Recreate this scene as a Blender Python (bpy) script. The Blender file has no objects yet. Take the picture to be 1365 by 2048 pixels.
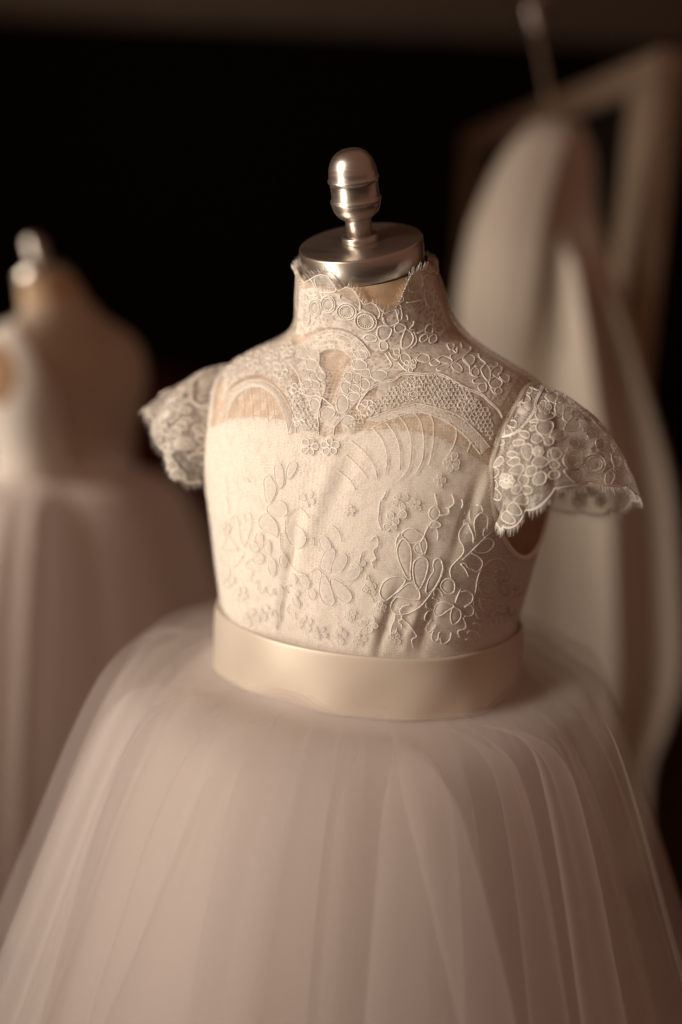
import bpy, bmesh, math, random
import numpy as np
from mathutils import Vector, Matrix
from mathutils.bvhtree import BVHTree

R = math.radians
rng = np.random.default_rng(7)
random.seed(7)
scene = bpy.context.scene
COL = scene.collection

# ------------------------------------------------------------------ camera
CAM = Vector((-0.018, -0.60, 1.20))
PITCH, ROLL, LENS = 11.9, 2.4, 35.0
cam_data = bpy.data.cameras.new('camera')
cam = bpy.data.objects.new('camera', cam_data)
COL.objects.link(cam)
cam.location = CAM
CROT = Matrix.Rotation(R(90 - PITCH), 3, 'X') @ Matrix.Rotation(R(ROLL), 3, 'Z')
cam.rotation_euler = CROT.to_euler()
cam_data.sensor_fit = 'VERTICAL'
cam_data.sensor_height = 36.0
cam_data.lens = LENS
cam_data.clip_start = 0.01
cam_data.clip_end = 60
cam_data.dof.use_dof = True
cam_data.dof.focus_distance = 0.534
cam_data.dof.aperture_fstop = 1.5
scene.camera = cam

# ------------------------------------------------------------------ light
scene.view_settings.view_transform = 'Standard'
scene.view_settings.look = 'None'
scene.view_settings.exposure = 0.0
scene.view_settings.gamma = 1.0
world = bpy.data.worlds.new('World')
scene.world = world
world.use_nodes = True
wb = world.node_tree.nodes['Background']
wb.inputs['Color'].default_value = (1.0, 0.50, 0.32, 1)
wb.inputs['Strength'].default_value = 0.155


def area(name, loc, target, w, h, power, col, spread):
    d = bpy.data.lights.new(name, 'AREA')
    d.shape = 'RECTANGLE'
    d.size, d.size_y = w, h
    d.energy = power
    d.color = col
    d.spread = R(spread)
    o = bpy.data.objects.new(name, d)
    COL.objects.link(o)
    o.location = loc
    o.rotation_euler = (Vector(target) - Vector(loc)).to_track_quat('-Z', 'Y').to_euler()
    return o


WARM = (1.0, 0.86, 0.71)
area('window_and_fill_light', (-0.99, -0.61, 1.50), (0.03, 0, 1.145), 0.34, 0.62, 1.42, WARM, 50)
area('window_and_fill_light', (-1.00, -0.55, 0.62), (0.0, 0, 1.26), 0.30, 0.75, 0.62, WARM, 40)
area('window_and_fill_light', (-1.85, 0.50, 1.30), (-0.38, 0.72, 0.92), 0.5, 1.1, 2.6, WARM, 40)
area('window_and_fill_light', (-3.6, 2.6, 1.3), (0.2, 3.9, 2.5), 0.8, 1.2, 1.6, WARM, 60)  # fill lamp added to brighten the back of the ceiling, not an observed window

scene.cycles.use_denoising = True
scene.cycles.transparent_max_bounces = 48
scene.cycles.max_bounces = 8
scene.cycles.sample_clamp_indirect = 4.0

# ------------------------------------------------------------------ helpers


def nt(m):
    m.use_nodes = True
    t = m.node_tree
    t.nodes.clear()
    out = t.nodes.new('ShaderNodeOutputMaterial')
    return t, out


def lk(t, a, b):
    t.links.new(a, b)


def coords(t, kind='Object', scale=(1, 1, 1)):
    tc = t.nodes.new('ShaderNodeTexCoord')
    mp = t.nodes.new('ShaderNodeMapping')
    mp.inputs['Scale'].default_value = scale
    lk(t, tc.outputs[kind], mp.inputs['Vector'])
    return mp.outputs['Vector']


def noise(t, vec, scale, detail=3, rough=0.6):
    n = t.nodes.new('ShaderNodeTexNoise')
    n.inputs['Scale'].default_value = scale
    n.inputs['Detail'].default_value = detail
    n.inputs['Roughness'].default_value = rough
    lk(t, vec, n.inputs['Vector'])
    return n.outputs['Fac']


def ramp(t, fac, stops):
    r = t.nodes.new('ShaderNodeValToRGB')
    e = r.color_ramp.elements
    e[0].position, e[0].color = stops[0][0], (*stops[0][1], 1)
    e[1].position, e[1].color = stops[-1][0], (*stops[-1][1], 1)
    for p, c in stops[1:-1]:
        x = e.new(p)
        x.color = (*c, 1)
    lk(t, fac, r.inputs['Fac'])
    return r.outputs['Color']


def mrange(t, val, a, b, c, d):
    n = t.nodes.new('ShaderNodeMapRange')
    for i, v in zip(('From Min', 'From Max', 'To Min', 'To Max'), (a, b, c, d)):
        n.inputs[i].default_value = v
    lk(t, val, n.inputs['Value'])
    return n.outputs['Result']


def bump(t, height, strength, dist):
    b = t.nodes.new('ShaderNodeBump')
    b.inputs['Strength'].default_value = strength
    b.inputs['Distance'].default_value = dist
    lk(t, height, b.inputs['Height'])
    return b.outputs['Normal']


def principled(t, out, base=(0.8, 0.8, 0.8), rough=0.6, metal=0.0, sheen=0.0, spec=0.3):
    p = t.nodes.new('ShaderNodeBsdfPrincipled')
    p.inputs['Base Color'].default_value = (*base, 1)
    p.inputs['Roughness'].default_value = rough
    p.inputs['Metallic'].default_value = metal
    p.inputs['Specular IOR Level'].default_value = spec
    p.inputs['Sheen Weight'].default_value = sheen
    lk(t, p.outputs[0], out.inputs['Surface'])
    return p


def sheer(t, out, col, trans, alpha):
    """thin cloth: part see-through, part diffuse, part light shining through the threads"""
    d = t.nodes.new('ShaderNodeBsdfDiffuse')
    d.inputs['Color'].default_value = (*col, 1)
    tr = t.nodes.new('ShaderNodeBsdfTranslucent')
    tr.inputs['Color'].default_value = (*col, 1)
    mx = t.nodes.new('ShaderNodeMixShader')
    mx.inputs[0].default_value = trans
    lk(t, d.outputs[0], mx.inputs[1])
    lk(t, tr.outputs[0], mx.inputs[2])
    tp = t.nodes.new('ShaderNodeBsdfTransparent')
    m2 = t.nodes.new('ShaderNodeMixShader')
    lk(t, tp.outputs[0], m2.inputs[1])
    lk(t, mx.outputs[0], m2.inputs[2])
    if isinstance(alpha, (int, float)):
        m2.inputs[0].default_value = alpha
    else:
        lk(t, alpha, m2.inputs[0])
    lk(t, m2.outputs[0], out.inputs['Surface'])
    return d, tr


def mat(name):
    return bpy.data.materials.new(name)


# ------------------------------------------------------------------ materials
M = {}
m = M['linen'] = mat('linen')
t, out = nt(m)
p = principled(t, out, rough=0.9, spec=0.1)
v = coords(t, 'Object', (1, 1, 1))
n1 = noise(t, v, 60, 4)
lk(t, ramp(t, n1, [(0.3, (0.60, 0.43, 0.28)), (0.7, (0.69, 0.51, 0.35))]), p.inputs['Base Color'])
w1 = t.nodes.new('ShaderNodeTexNoise')
w1.inputs['Scale'].default_value = 1
lk(t, coords(t, 'Object', (2600, 2600, 500)), w1.inputs['Vector'])
lk(t, bump(t, w1.outputs['Fac'], 0.35, 0.0004), p.inputs['Normal'])

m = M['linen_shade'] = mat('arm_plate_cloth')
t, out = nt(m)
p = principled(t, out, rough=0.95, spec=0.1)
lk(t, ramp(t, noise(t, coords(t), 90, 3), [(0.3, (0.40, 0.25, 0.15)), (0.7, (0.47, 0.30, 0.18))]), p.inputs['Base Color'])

m = M['steel'] = mat('brushed_steel')
t, out = nt(m)
p = principled(t, out, base=(0.62, 0.57, 0.52), rough=0.3, metal=1.0)
v = coords(t, 'Object', (30, 30, 2600))
nn = noise(t, v, 1.0, 3)
lk(t, mrange(t, nn, 0.2, 0.8, 0.27, 0.40), p.inputs['Roughness'])
lk(t, bump(t, nn, 0.12, 0.0002), p.inputs['Normal'])

m = M['satin'] = mat('ivory_satin')
t, out = nt(m)
p = principled(t, out, base=(0.77, 0.69, 0.585), rough=0.48, metal=0.30, sheen=0.15, spec=0.4)
v = coords(t, 'Object', (900, 900, 2600))
nw = noise(t, v, 1.0, 2)
nc = noise(t, coords(t, 'Object', (22, 22, 130)), 1.0, 3, 0.5)
mm = t.nodes.new('ShaderNodeMath')
mm.operation = 'MULTIPLY_ADD'
lk(t, nc, mm.inputs[0])
mm.inputs[1].default_value = 5.0
lk(t, nw, mm.inputs[2])
lk(t, bump(t, mm.outputs[0], 0.10, 0.0004), p.inputs['Normal'])

m = M['lining'] = mat('white_lining')
t, out = nt(m)
p = principled(t, out, base=(0.86, 0.81, 0.74), rough=0.7, sheen=0.2, spec=0.2)
v = coords(t)
lk(t, bump(t, noise(t, v, 30, 2), 0.10, 0.003), p.inputs['Normal'])

m = M['net'] = mat('lace_net')
t, out = nt(m)
v = coords(t, 'UV', (1, 1, 1))
vo = t.nodes.new('ShaderNodeTexVoronoi')
vo.feature = 'DISTANCE_TO_EDGE'
vo.inputs['Scale'].default_value = 620
vo.inputs['Randomness'].default_value = 0.45
lk(t, v, vo.inputs['Vector'])
al = mrange(t, vo.outputs['Distance'], 0.05, 0.22, 0.48, 0.20)
blot = mrange(t, noise(t, v, 170, 2, 0.5), 0.50, 0.60, 0.0, 0.22)
ad = t.nodes.new('ShaderNodeMath')
ad.operation = 'ADD'
ad.use_clamp = True
lk(t, al, ad.inputs[0])
lk(t, blot, ad.inputs[1])
al = ad.outputs[0]
d, tr = sheer(t, out, (0.86, 0.81, 0.75), 0.10, al)
lk(t, bump(t, mrange(t, vo.outputs['Distance'], 0.0, 0.3, 1.0, 0.0), 0.14, 0.0006), d.inputs['Normal'])

m = M['cord'] = mat('lace_cord')
t, out = nt(m)
p = principled(t, out, base=(0.86, 0.82, 0.76), rough=0.6, sheen=0.3, spec=0.25)

m = M['fill'] = mat('lace_petal')
t, out = nt(m)
v = coords(t, 'Object', (1, 1, 1))
a1 = mrange(t, noise(t, v, 420, 3, 0.7), 0.25, 0.75, 0.22, 0.62)
d, tr = sheer(t, out, (0.84, 0.80, 0.74), 0.3, a1)

m = M['fill_bodice'] = mat('lace_petal_bodice')
t, out = nt(m)
a1 = mrange(t, noise(t, coords(t), 420, 3, 0.7), 0.25, 0.75, 0.35, 0.8)
d, tr = sheer(t, out, (0.89, 0.84, 0.78), 0.05, a1)

for nm, lo, hi in (('ground', 0.08, 0.62), ('ground_soft', 0.02, 0.36)):
    m = M[nm] = mat('lace_' + nm)
    t, out = nt(m)
    vo = t.nodes.new('ShaderNodeTexVoronoi')
    vo.feature = 'DISTANCE_TO_EDGE'
    vo.inputs['Scale'].default_value = 380
    lk(t, coords(t), vo.inputs['Vector'])
    a1 = mrange(t, vo.outputs['Distance'], 0.12, 0.34, hi, lo)
    n9 = mrange(t, noise(t, coords(t), 230, 2), 0.42, 0.58, 0.0, 0.4)
    ad = t.nodes.new('ShaderNodeMath')
    ad.operation = 'ADD'
    ad.use_clamp = True
    lk(t, a1, ad.inputs[0])
    lk(t, n9, ad.inputs[1])
    d, tr = sheer(t, out, (0.83, 0.78, 0.72), 0.15, ad.outputs[0])

m = M['fill_dense'] = mat('lace_petal_dense')
t, out = nt(m)
a1 = mrange(t, noise(t, coords(t), 500, 3, 0.7), 0.25, 0.75, 0.55, 0.92)
d, tr = sheer(t, out, (0.84, 0.80, 0.74), 0.3, a1)

for nm, alpha in (('tulle', 0.20), ('tulle_loose', 0.15), ('tulle_soft', 0.38), ('tulle_far', 0.75)):
    m = M[nm] = mat(nm)
    t, out = nt(m)
    v = coords(t, 'UV', (1, 1, 1))
    sheer(t, out, (0.86, 0.805, 0.78), 0.30, alpha)

m = M['underskirt'] = mat('white_underskirt')
t, out = nt(m)
p = principled(t, out, base=(0.84, 0.77, 0.72), rough=0.8, sheen=0.2, spec=0.1)

m = M['gown'] = mat('gown_satin')
t, out = nt(m)
p = principled(t, out, base=(0.62, 0.555, 0.48), rough=0.6, sheen=0.2, spec=0.25)
lk(t, bump(t, noise(t, coords(t), 30, 2), 0.1, 0.004), p.inputs['Normal'])

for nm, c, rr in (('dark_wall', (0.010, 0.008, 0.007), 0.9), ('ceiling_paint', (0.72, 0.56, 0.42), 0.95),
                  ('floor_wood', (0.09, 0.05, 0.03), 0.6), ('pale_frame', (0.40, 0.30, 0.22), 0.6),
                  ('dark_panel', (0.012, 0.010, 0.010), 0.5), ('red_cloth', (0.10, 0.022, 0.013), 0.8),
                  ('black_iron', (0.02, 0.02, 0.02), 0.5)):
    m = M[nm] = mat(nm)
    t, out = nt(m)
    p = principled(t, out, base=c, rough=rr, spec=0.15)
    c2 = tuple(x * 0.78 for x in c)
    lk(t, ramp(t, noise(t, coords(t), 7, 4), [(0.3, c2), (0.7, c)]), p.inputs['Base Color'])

# ------------------------------------------------------------------ object helpers


def link(name, verts, faces, mats, parent=None, smooth=True, uv=None, fmat=None):
    me = bpy.data.meshes.new(name)
    me.from_pydata([tuple(map(float, q)) for q in verts], [], [tuple(int(i) for i in f) for f in faces])
    if not isinstance(mats, (list, tuple)):
        mats = [mats]
    for q in mats:
        me.materials.append(q)
    if smooth:
        me.polygons.foreach_set('use_smooth', [True] * len(me.polygons))
    if fmat is not None:
        me.polygons.foreach_set('material_index', [int(q) for q in fmat])
    if uv is not None:
        ul = me.uv_layers.new(name='UVMap')
        li = np.empty(len(me.loops), dtype=np.int32)
        me.loops.foreach_get('vertex_index', li)
        ul.data.foreach_set('uv', np.asarray(uv, dtype=np.float32)[li].ravel())
    me.update()
    o = bpy.data.objects.new(name, me)
    COL.objects.link(o)
    if parent:
        o.parent = parent
    return o


def thing(name, label, cat, loc=(0, 0, 0), rz=0.0, group=None):
    o = bpy.data.objects.new(name, None)
    COL.objects.link(o)
    o.location = loc
    o.rotation_euler = (0, 0, rz)
    o.empty_display_size = 0.05
    o['label'] = label
    o['category'] = cat
    if group:
        o['group'] = group
    return o


def tag(o, label, cat, group=None):
    o['label'] = label
    o['category'] = cat
    if group:
        o['group'] = group
    return o


def grid_faces(nu, nv, wrap):
    """vertices index = j*nu + i"""
    f = []
    for j in range(nv - 1):
        for i in range(nu if wrap else nu - 1):
            i2 = (i + 1) % nu
            f.append((j * nu + i, j * nu + i2, (j + 1) * nu + i2, (j + 1) * nu + i))
    return f


def catmull(keys, s):
    k = np.asarray(keys, dtype=float)
    n = len(k)
    s = np.clip(np.asarray(s, dtype=float), 0, n - 1 - 1e-9)
    i = np.floor(s).astype(int)
    f = (s - i)[..., None]
    p0 = k[np.clip(i - 1, 0, n - 1)]
    p1 = k[i]
    p2 = k[np.clip(i + 1, 0, n - 1)]
    p3 = k[np.clip(i + 2, 0, n - 1)]
    return 0.5 * (2 * p1 + (p2 - p0) * f + (2 * p0 - 5 * p1 + 4 * p2 - p3) * f * f + (3 * p1 - p0 - 3 * p2 + p3) * f ** 3)


def tube(verts, faces, pts, r, sides=5, closed=False, taper=False):
    pts = [Vector(q) for q in pts]
    n = len(pts)
    if n < 2:
        return
    base = len(verts)
    up = None
    for i, q in enumerate(pts):
        if closed:
            tg = pts[(i + 1) % n] - pts[i - 1]
        else:
            tg = pts[min(i + 1, n - 1)] - pts[max(i - 1, 0)]
        if tg.length < 1e-9:
            tg = Vector((0, 0, 1))
        tg.normalize()
        if up is None:
            up = Vector((0.3, 0.9, 0.2)) if abs(tg.y) < 0.8 else Vector((1, 0, 0))
        a = up - tg * up.dot(tg)
        if a.length < 1e-5:
            a = tg.orthogonal()
        a.normalize()
        up = a
        b = tg.cross(a)
        rr = r[i] if hasattr(r, '__len__') else r
        if taper:
            rr = rr * (1 - 0.75 * i / (n - 1))
        for k in range(sides):
            an = 2 * math.pi * k / sides
            verts.append(q + a * (rr * math.cos(an)) + b * (rr * math.sin(an)))
    m_ = n if closed else n - 1
    for i in range(m_):
        i2 = (i + 1) % n
        for k in range(sides):
            k2 = (k + 1) % sides
            faces.append((base + i * sides + k, base + i * sides + k2, base + i2 * sides + k2, base + i2 * sides + k))
    if not closed:
        faces.append(tuple(base + k for k in range(sides))[::-1])
        faces.append(tuple(base + (n - 1) * sides + k for k in range(sides)))


def lathe(profile, nu=64):
    """profile of (r, z) -> verts, faces about z"""
    verts = []
    for (r, z) in profile:
        for i in range(nu):
            a = 2 * math.pi * i / nu
            verts.append((r * math.cos(a), r * math.sin(a), z))
    f = grid_faces(nu, len(profile), True)
    return verts, f


def box(verts, faces, lo, hi):
    b = len(verts)
    for x in (lo[0], hi[0]):
        for y in (lo[1], hi[1]):
            for z in (lo[2], hi[2]):
                verts.append((x, y, z))
    for f in ((0, 1, 3, 2), (4, 6, 7, 5), (0, 4, 5, 1), (2, 3, 7, 6), (0, 2, 6, 4), (1, 5, 7, 3)):
        faces.append(tuple(b + i for i in f))


def bevel_box(name, lo, hi, m_, parent=None, bev=0.004):
    bm = bmesh.new()
    v, f = [], []
    box(v, f, lo, hi)
    vv = [bm.verts.new(q) for q in v]
    for q in f:
        bm.faces.new([vv[i] for i in q])
    bmesh.ops.recalc_face_normals(bm, faces=bm.faces)
    bmesh.ops.bevel(bm, geom=list(bm.edges), offset=bev, segments=2, affect='EDGES')
    me = bpy.data.meshes.new(name)
    bm.to_mesh(me)
    bm.free()
    me.materials.append(m_)
    o = bpy.data.objects.new(name, me)
    COL.objects.link(o)
    if parent:
        o.parent = parent
    return o


def ray(px, py):
    """direction through a point of the photograph (its own 1365 x 2048 pixels)"""
    f = 2048 * LENS / 36.0
    return (CROT @ Vector(((px - 682.5) / f, -(py - 1024) / f, -1))).normalized()


def at_y(px, py, Y):
    d = ray(px, py)
    return CAM + d * ((Y - CAM.y) / d.y)

# ------------------------------------------------------------------ room
def sheet(name, pts, m_):
    o = link(name, pts, [(0, 1, 2, 3)], m_, smooth=False)
    o['kind'] = 'structure'
    return o


WALL_Y = 4.6
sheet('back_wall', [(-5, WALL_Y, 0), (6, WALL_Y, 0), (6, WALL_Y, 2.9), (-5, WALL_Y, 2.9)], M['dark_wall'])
zc = at_y(500, 60, WALL_Y).z
sheet('ceiling', [(-5, 0.6, zc), (-5, WALL_Y - 0.002, zc), (6, WALL_Y - 0.002, zc), (6, 0.6, zc)], M['ceiling_paint'])
sheet('floor', [(-5, -3, 0), (6, -3, 0), (6, WALL_Y, 0), (-5, WALL_Y, 0)], M['floor_wood'])
# ------------------------------------------------------------------ the body surface (local: front is -Y, form's left is +X)
YAW = R(-25)
KEYS = [  # z, cy, tilt, half width, front depth, back depth, squareness
    (0.900, 0.002, 0, 0.100, 0.090, 0.090, 2.1),
    (0.965, 0.003, 0, 0.093, 0.081, 0.079, 2.2),
    (1.010, 0.004, 0, 0.091, 0.080, 0.076, 2.2),
    (1.045, 0.006, 0, 0.096, 0.085, 0.080, 2.2),
    (1.080, 0.009, 0, 0.102, 0.089, 0.085, 2.3),
    (1.110, 0.010, 0, 0.104, 0.087, 0.084, 2.35),
    (1.135, 0.009, 0, 0.1035, 0.079, 0.076, 2.35),
    (1.150, 0.006, 0, 0.100, 0.069, 0.066, 2.3),
    (1.160, 0.004, 0, 0.091, 0.059, 0.058, 2.2),
    (1.168, 0.002, 0, 0.077, 0.051, 0.052, 2.1),
    (1.175, 0, 3, 0.063, 0.046, 0.047, 2.0),
    (1.182, -0.004, 8, 0.052, 0.042, 0.044, 2.0),
    (1.192, -0.0095, 14, 0.0445, 0.0395, 0.0405, 2.0),
    (1.206, -0.0175, 20, 0.0405, 0.0375, 0.0375, 2.0),
    (1.221, -0.0260, 22, 0.0360, 0.0355, 0.0355, 2.0),
    (1.232, -0.0304, 22, 0.0350, 0.0348, 0.0348, 2.0),
]
SMAX = len(KEYS) - 1


def body(th, s):
    th, s = np.broadcast_arrays(np.asarray(th, float), np.asarray(s, float))
    k = catmull(KEYS, s)
    z, cy, tl, hx, yf, yb, n = [k[..., i] for i in range(7)]
    c, sn = np.cos(th), np.sin(th)
    x = hx * np.sign(sn) * np.abs(sn) ** (2 / n)
    y = -np.where(c > 0, yf, yb) * np.sign(c) * np.abs(c) ** (2 / n)
    tl = np.radians(tl)
    return np.stack([x, cy + y * np.cos(tl), z + y * np.sin(tl)], -1)


def body_n(th, s):
    e = 1e-3
    dt = body(th + e, s) - body(th - e, s)
    ds = body(th, np.minimum(s + e * 5, SMAX)) - body(th, np.maximum(s - e * 5, 0))
    n = np.cross(dt, ds)
    return n / np.maximum(np.linalg.norm(n, axis=-1, keepdims=True), 1e-12)


def shell(th, s, off):
    return body(th, s) + body_n(th, s) * np.asarray(off)[..., None] if np.ndim(off) else body(th, s) + body_n(th, s) * off


YM = Matrix.Rotation(YAW, 4, 'Z')
YMI = YM.inverted()

NT, NS = 360, 281
TH = np.linspace(-math.pi, math.pi, NT, endpoint=False) + 1e-4
SS = np.linspace(0, SMAX, NS)
TG, SG = np.meshgrid(TH, SS)
torso_v = body(TG, SG).reshape(-1, 3)
torso_f = grid_faces(NT, NS, True)
TORSO_BVH = BVHTree.FromPolygons([Vector(q) for q in torso_v], torso_f)


def cast_local(bvh, px, py):
    o = YMI @ CAM
    d = (YMI.to_3x3() @ ray(px, py)).normalized()
    return bvh.ray_cast(o, d)


def torso_ts(px, py):
    hit, nrm, idx, _ = cast_local(TORSO_BVH, px, py)
    if hit is None:
        return None
    j, i = divmod(idx, NT)
    return refine_ts(np.array(hit), TH[i], SS[j])


def refine_ts(P, a, b):
    for _ in range(8):
        e = 1e-4
        q = body(a, b)
        J = np.stack([(body(a + e, b) - q) / e, (body(a, b + e) - q) / e], -1)
        dx = np.linalg.lstsq(J, P - q, rcond=None)[0]
        a += float(np.clip(dx[0], -0.05, 0.05))
        b = float(np.clip(b + np.clip(dx[1], -0.3, 0.3), 0, SMAX - 0.01))
    return a, b


# ------------------------------------------------------------------ dress form
def build_form(label, group):
    root = thing('dress_form', label, 'dress form', (0, 0, 0), YAW, group)
    keep = [f for f in torso_f if max(f) < NT * (int((SMAX - 1) / SMAX * (NS - 1)) + 1)]
    link('torso', torso_v[:NT * (int((SMAX - 1) / SMAX * (NS - 1)) + 1)], keep, M['linen'], root)
    # neck cap: a slightly bevelled drum, tilted with the neck
    t_ = R(22)
    ax = Vector((0, -math.sin(t_), math.cos(t_)))
    c0 = Vector((0, -0.0262, 1.2192))
    TM = Matrix.Translation(c0) @ Matrix.Rotation(t_, 4, 'X')
    rc, hc = 0.0346, 0.0155
    prof = [(0.0001, 0.0), (rc - 0.0004, 0.0), (rc, 0.0005), (rc, hc - 0.0012), (rc - 0.0004, hc - 0.0004), (rc - 0.0014, hc), (0.0001, hc)]
    v, f = lathe(prof, 96)
    link('neck_cap', [TM @ Vector(q) for q in v], f, M['steel'], root)
    # finial
    fin = []
    z0 = hc
    fb = [(0.0001, 0.0), (0.0098, 0.0), (0.0102, 0.0004), (0.0102, 0.0032), (0.0098, 0.0038), (0.0082, 0.0040), (0.0001, 0.0041)]
    v, f = lathe([(r, z + z0 - 0.0002) for r, z in fb], 48)
    fo = link('finial_base', [TM @ Vector(q) for q in v], f, M['steel'], root)
    st = [(0.0001, 0.0035), (0.0070, 0.0035), (0.0078, 0.0135), (0.0083, 0.0150), (0.0103, 0.0166), (0.0127, 0.0195),
          (0.0141, 0.0230), (0.0147, 0.0262), (0.0151, 0.0276), (0.0149, 0.0288), (0.0143, 0.0298), (0.0140, 0.0330),
          (0.0140, 0.0368), (0.0143, 0.0402), (0.0150, 0.0412), (0.0151, 0.0424), (0.0147, 0.0432), (0.0143, 0.0440),
          (0.0140, 0.0480), (0.0131, 0.0520), (0.0117, 0.0553), (0.0096, 0.0582), (0.0070, 0.0602), (0.0040, 0.0613), (0.0001, 0.0617)]
    pr = [np.array(q) for q in st]
    pr = [pr[0], pr[1]] + [np.array((q[0] * 0.92, 0.0035 + (q[1] - 0.0035) * 0.79)) for q in pr[2:]]
    dense = catmull(pr[2:], np.linspace(0, len(pr) - 3, 110))
    full = [tuple(pr[0]), tuple(pr[1])] + [tuple(q) for q in dense]
    v, f = lathe([(max(r, 0.0001), z + z0) for r, z in full], 64)
    link('finial', [TM @ Vector(q) for q in v], f, M['steel'], root)
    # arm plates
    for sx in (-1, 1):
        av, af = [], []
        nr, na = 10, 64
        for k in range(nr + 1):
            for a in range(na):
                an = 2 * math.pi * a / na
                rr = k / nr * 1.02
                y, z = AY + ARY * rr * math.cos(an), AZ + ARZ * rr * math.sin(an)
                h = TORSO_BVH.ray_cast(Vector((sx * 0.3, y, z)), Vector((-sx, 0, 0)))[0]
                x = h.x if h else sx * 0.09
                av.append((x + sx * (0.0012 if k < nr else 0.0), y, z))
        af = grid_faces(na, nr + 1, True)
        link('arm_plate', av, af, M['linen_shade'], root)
    v, f = lathe([(0.0001, 0.03), (0.012, 0.03), (0.012, 0.899), (0.0001, 0.899)], 24)
    link('stand_pole', v, f, M['black_iron'], root)
    v, f = lathe([(0.0001, 0.002), (0.155, 0.002), (0.16, 0.008), (0.15, 0.02), (0.03, 0.032), (0.0001, 0.034)], 48)
    link('stand_base', v, f, M['black_iron'], root)
    return root


AY, AZ, ARY, ARZ = -0.0005, 1.110, 0.0455, 0.049
form = build_form('child size linen dress form with steel cap and finial wearing the lace dress in focus', 'dress forms')


def dup(root, loc, rz, label=None):
    r = root.copy()
    COL.objects.link(r)
    r.location = loc
    r.rotation_euler = (0, 0, rz)
    if label:
        r['label'] = label
    for ch in list(root.children):
        c = ch.copy()
        COL.objects.link(c)
        c.parent = r
        for g in ch.children:
            d_ = g.copy()
            COL.objects.link(d_)
            d_.parent = c
    return r
# ------------------------------------------------------------------ the lace dress
dress = thing('flower_girl_dress', 'ivory dress with high lace collar, satin sash and tulle skirt on the front form', 'dress', (0, 0, 0), YAW)


def curve_on_body(px_pts):
    r = []
    for q in px_pts:
        h = torso_ts(*q)
        if h:
            r.append(h)
    r.sort()
    return np.array(r)


def s_at_z(z):
    zz = np.array([k[0] for k in KEYS])
    return float(np.interp(z, zz, np.arange(len(zz))))


def arm_open(P, faces, rmin=1.0):
    """snap vertices to the armhole ellipse and drop the faces inside it"""
    y, z = (P[:, 1] - AY) / ARY, (P[:, 2] - AZ) / ARZ
    rr = np.sqrt(y * y + z * z) / rmin
    side = np.abs(P[:, 0]) > 0.055
    near = side & (np.abs(rr - 1) < 0.045)
    P = P.copy()
    P[near, 1] = AY + (P[near, 1] - AY) / rr[near]
    P[near, 2] = AZ + (P[near, 2] - AZ) / rr[near]
    rr2 = np.where(near, 1.0, rr)
    F = np.array(faces)
    inside = (rr2[F].mean(1) < 0.9995) & side[F].all(1)
    return P, [tuple(f) for f in F[~inside]]


def wrinkle(th, s):
    """soft pull folds and dart seams of the bodice"""
    w = 0.0007 * np.sin(th * 9 + 1.3 * np.sin(s * 1.7)) * np.exp(-((s - 2.6) / 1.0) ** 2)
    for (t0, s0, dt, ds, a) in WR:
        w = w + a * np.exp(-(((th - t0 - 0.06 * (s - s0)) / dt) ** 2 + ((s - s0) / ds) ** 2))
    return w


WR = []
for (px, py, dt, ds, a) in ((592, 1080, 0.030, 0.55, -0.0022), (618, 1060, 0.035, 0.5, 0.0016), (575, 1190, 0.03, 0.5, -0.0012),
                            (775, 1240, 0.022, 0.5, -0.0016), (752, 1250, 0.03, 0.6, 0.0010), (860, 1230, 0.03, 0.5, -0.0016),
                            (825, 1240, 0.035, 0.5, 0.0014), (930, 1030, 0.03, 0.5, -0.0016), (965, 980, 0.035, 0.5, 0.0012),
                            (690, 960, 0.035, 0.5, -0.0012), (655, 960, 0.035, 0.6, 0.0012), (560, 1215, 0.05, 0.4, 0.0012), (640, 1230, 0.05, 0.4, 0.001)):
    h = torso_ts(px, py)
    if h:
        WR.append((h[0], h[1], dt, ds, a))

# sweetheart edge of the lining
SW = curve_on_body([(446, 846), (480, 836), (520, 833), (560, 838), (600, 850), (628, 863), (650, 874), (676, 869), (700, 865), (740, 861),
                    (790, 858), (830, 862), (880, 876), (925, 898), (975, 932)])
s_lo = s_at_z(0.985)
th_c = np.linspace(-math.pi, math.pi, 480, endpoint=False)
side_s = s_at_z(1.105)
xp = np.concatenate([[-math.pi, SW[0, 0] - 0.9, SW[0, 0] - 0.35], SW[:, 0], [SW[-1, 0] + 0.35, SW[-1, 0] + 0.9, math.pi]])
fp = np.concatenate([[side_s, side_s, SW[0, 1] - 0.3], SW[:, 1], [SW[-1, 1] - 0.3, side_s, side_s]])
s_top = np.interp(th_c, xp, fp)
nv = 110
V = np.linspace(0, 1, nv)[:, None]
SL = s_lo + (s_top[None, :] - s_lo) * V
TL = np.broadcast_to(th_c[None, :], SL.shape)
edge = np.clip((1 - V) / 0.05, 0, 1)
LP = shell(TL, SL, 0.0008 + 0.0012 * np.sqrt(edge) + wrinkle(TL, SL)).reshape(-1, 3)
P2, F2 = arm_open(LP, grid_faces(len(th_c), nv, True))
link('bodice_lining', P2, F2, M['lining'], dress)

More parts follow.
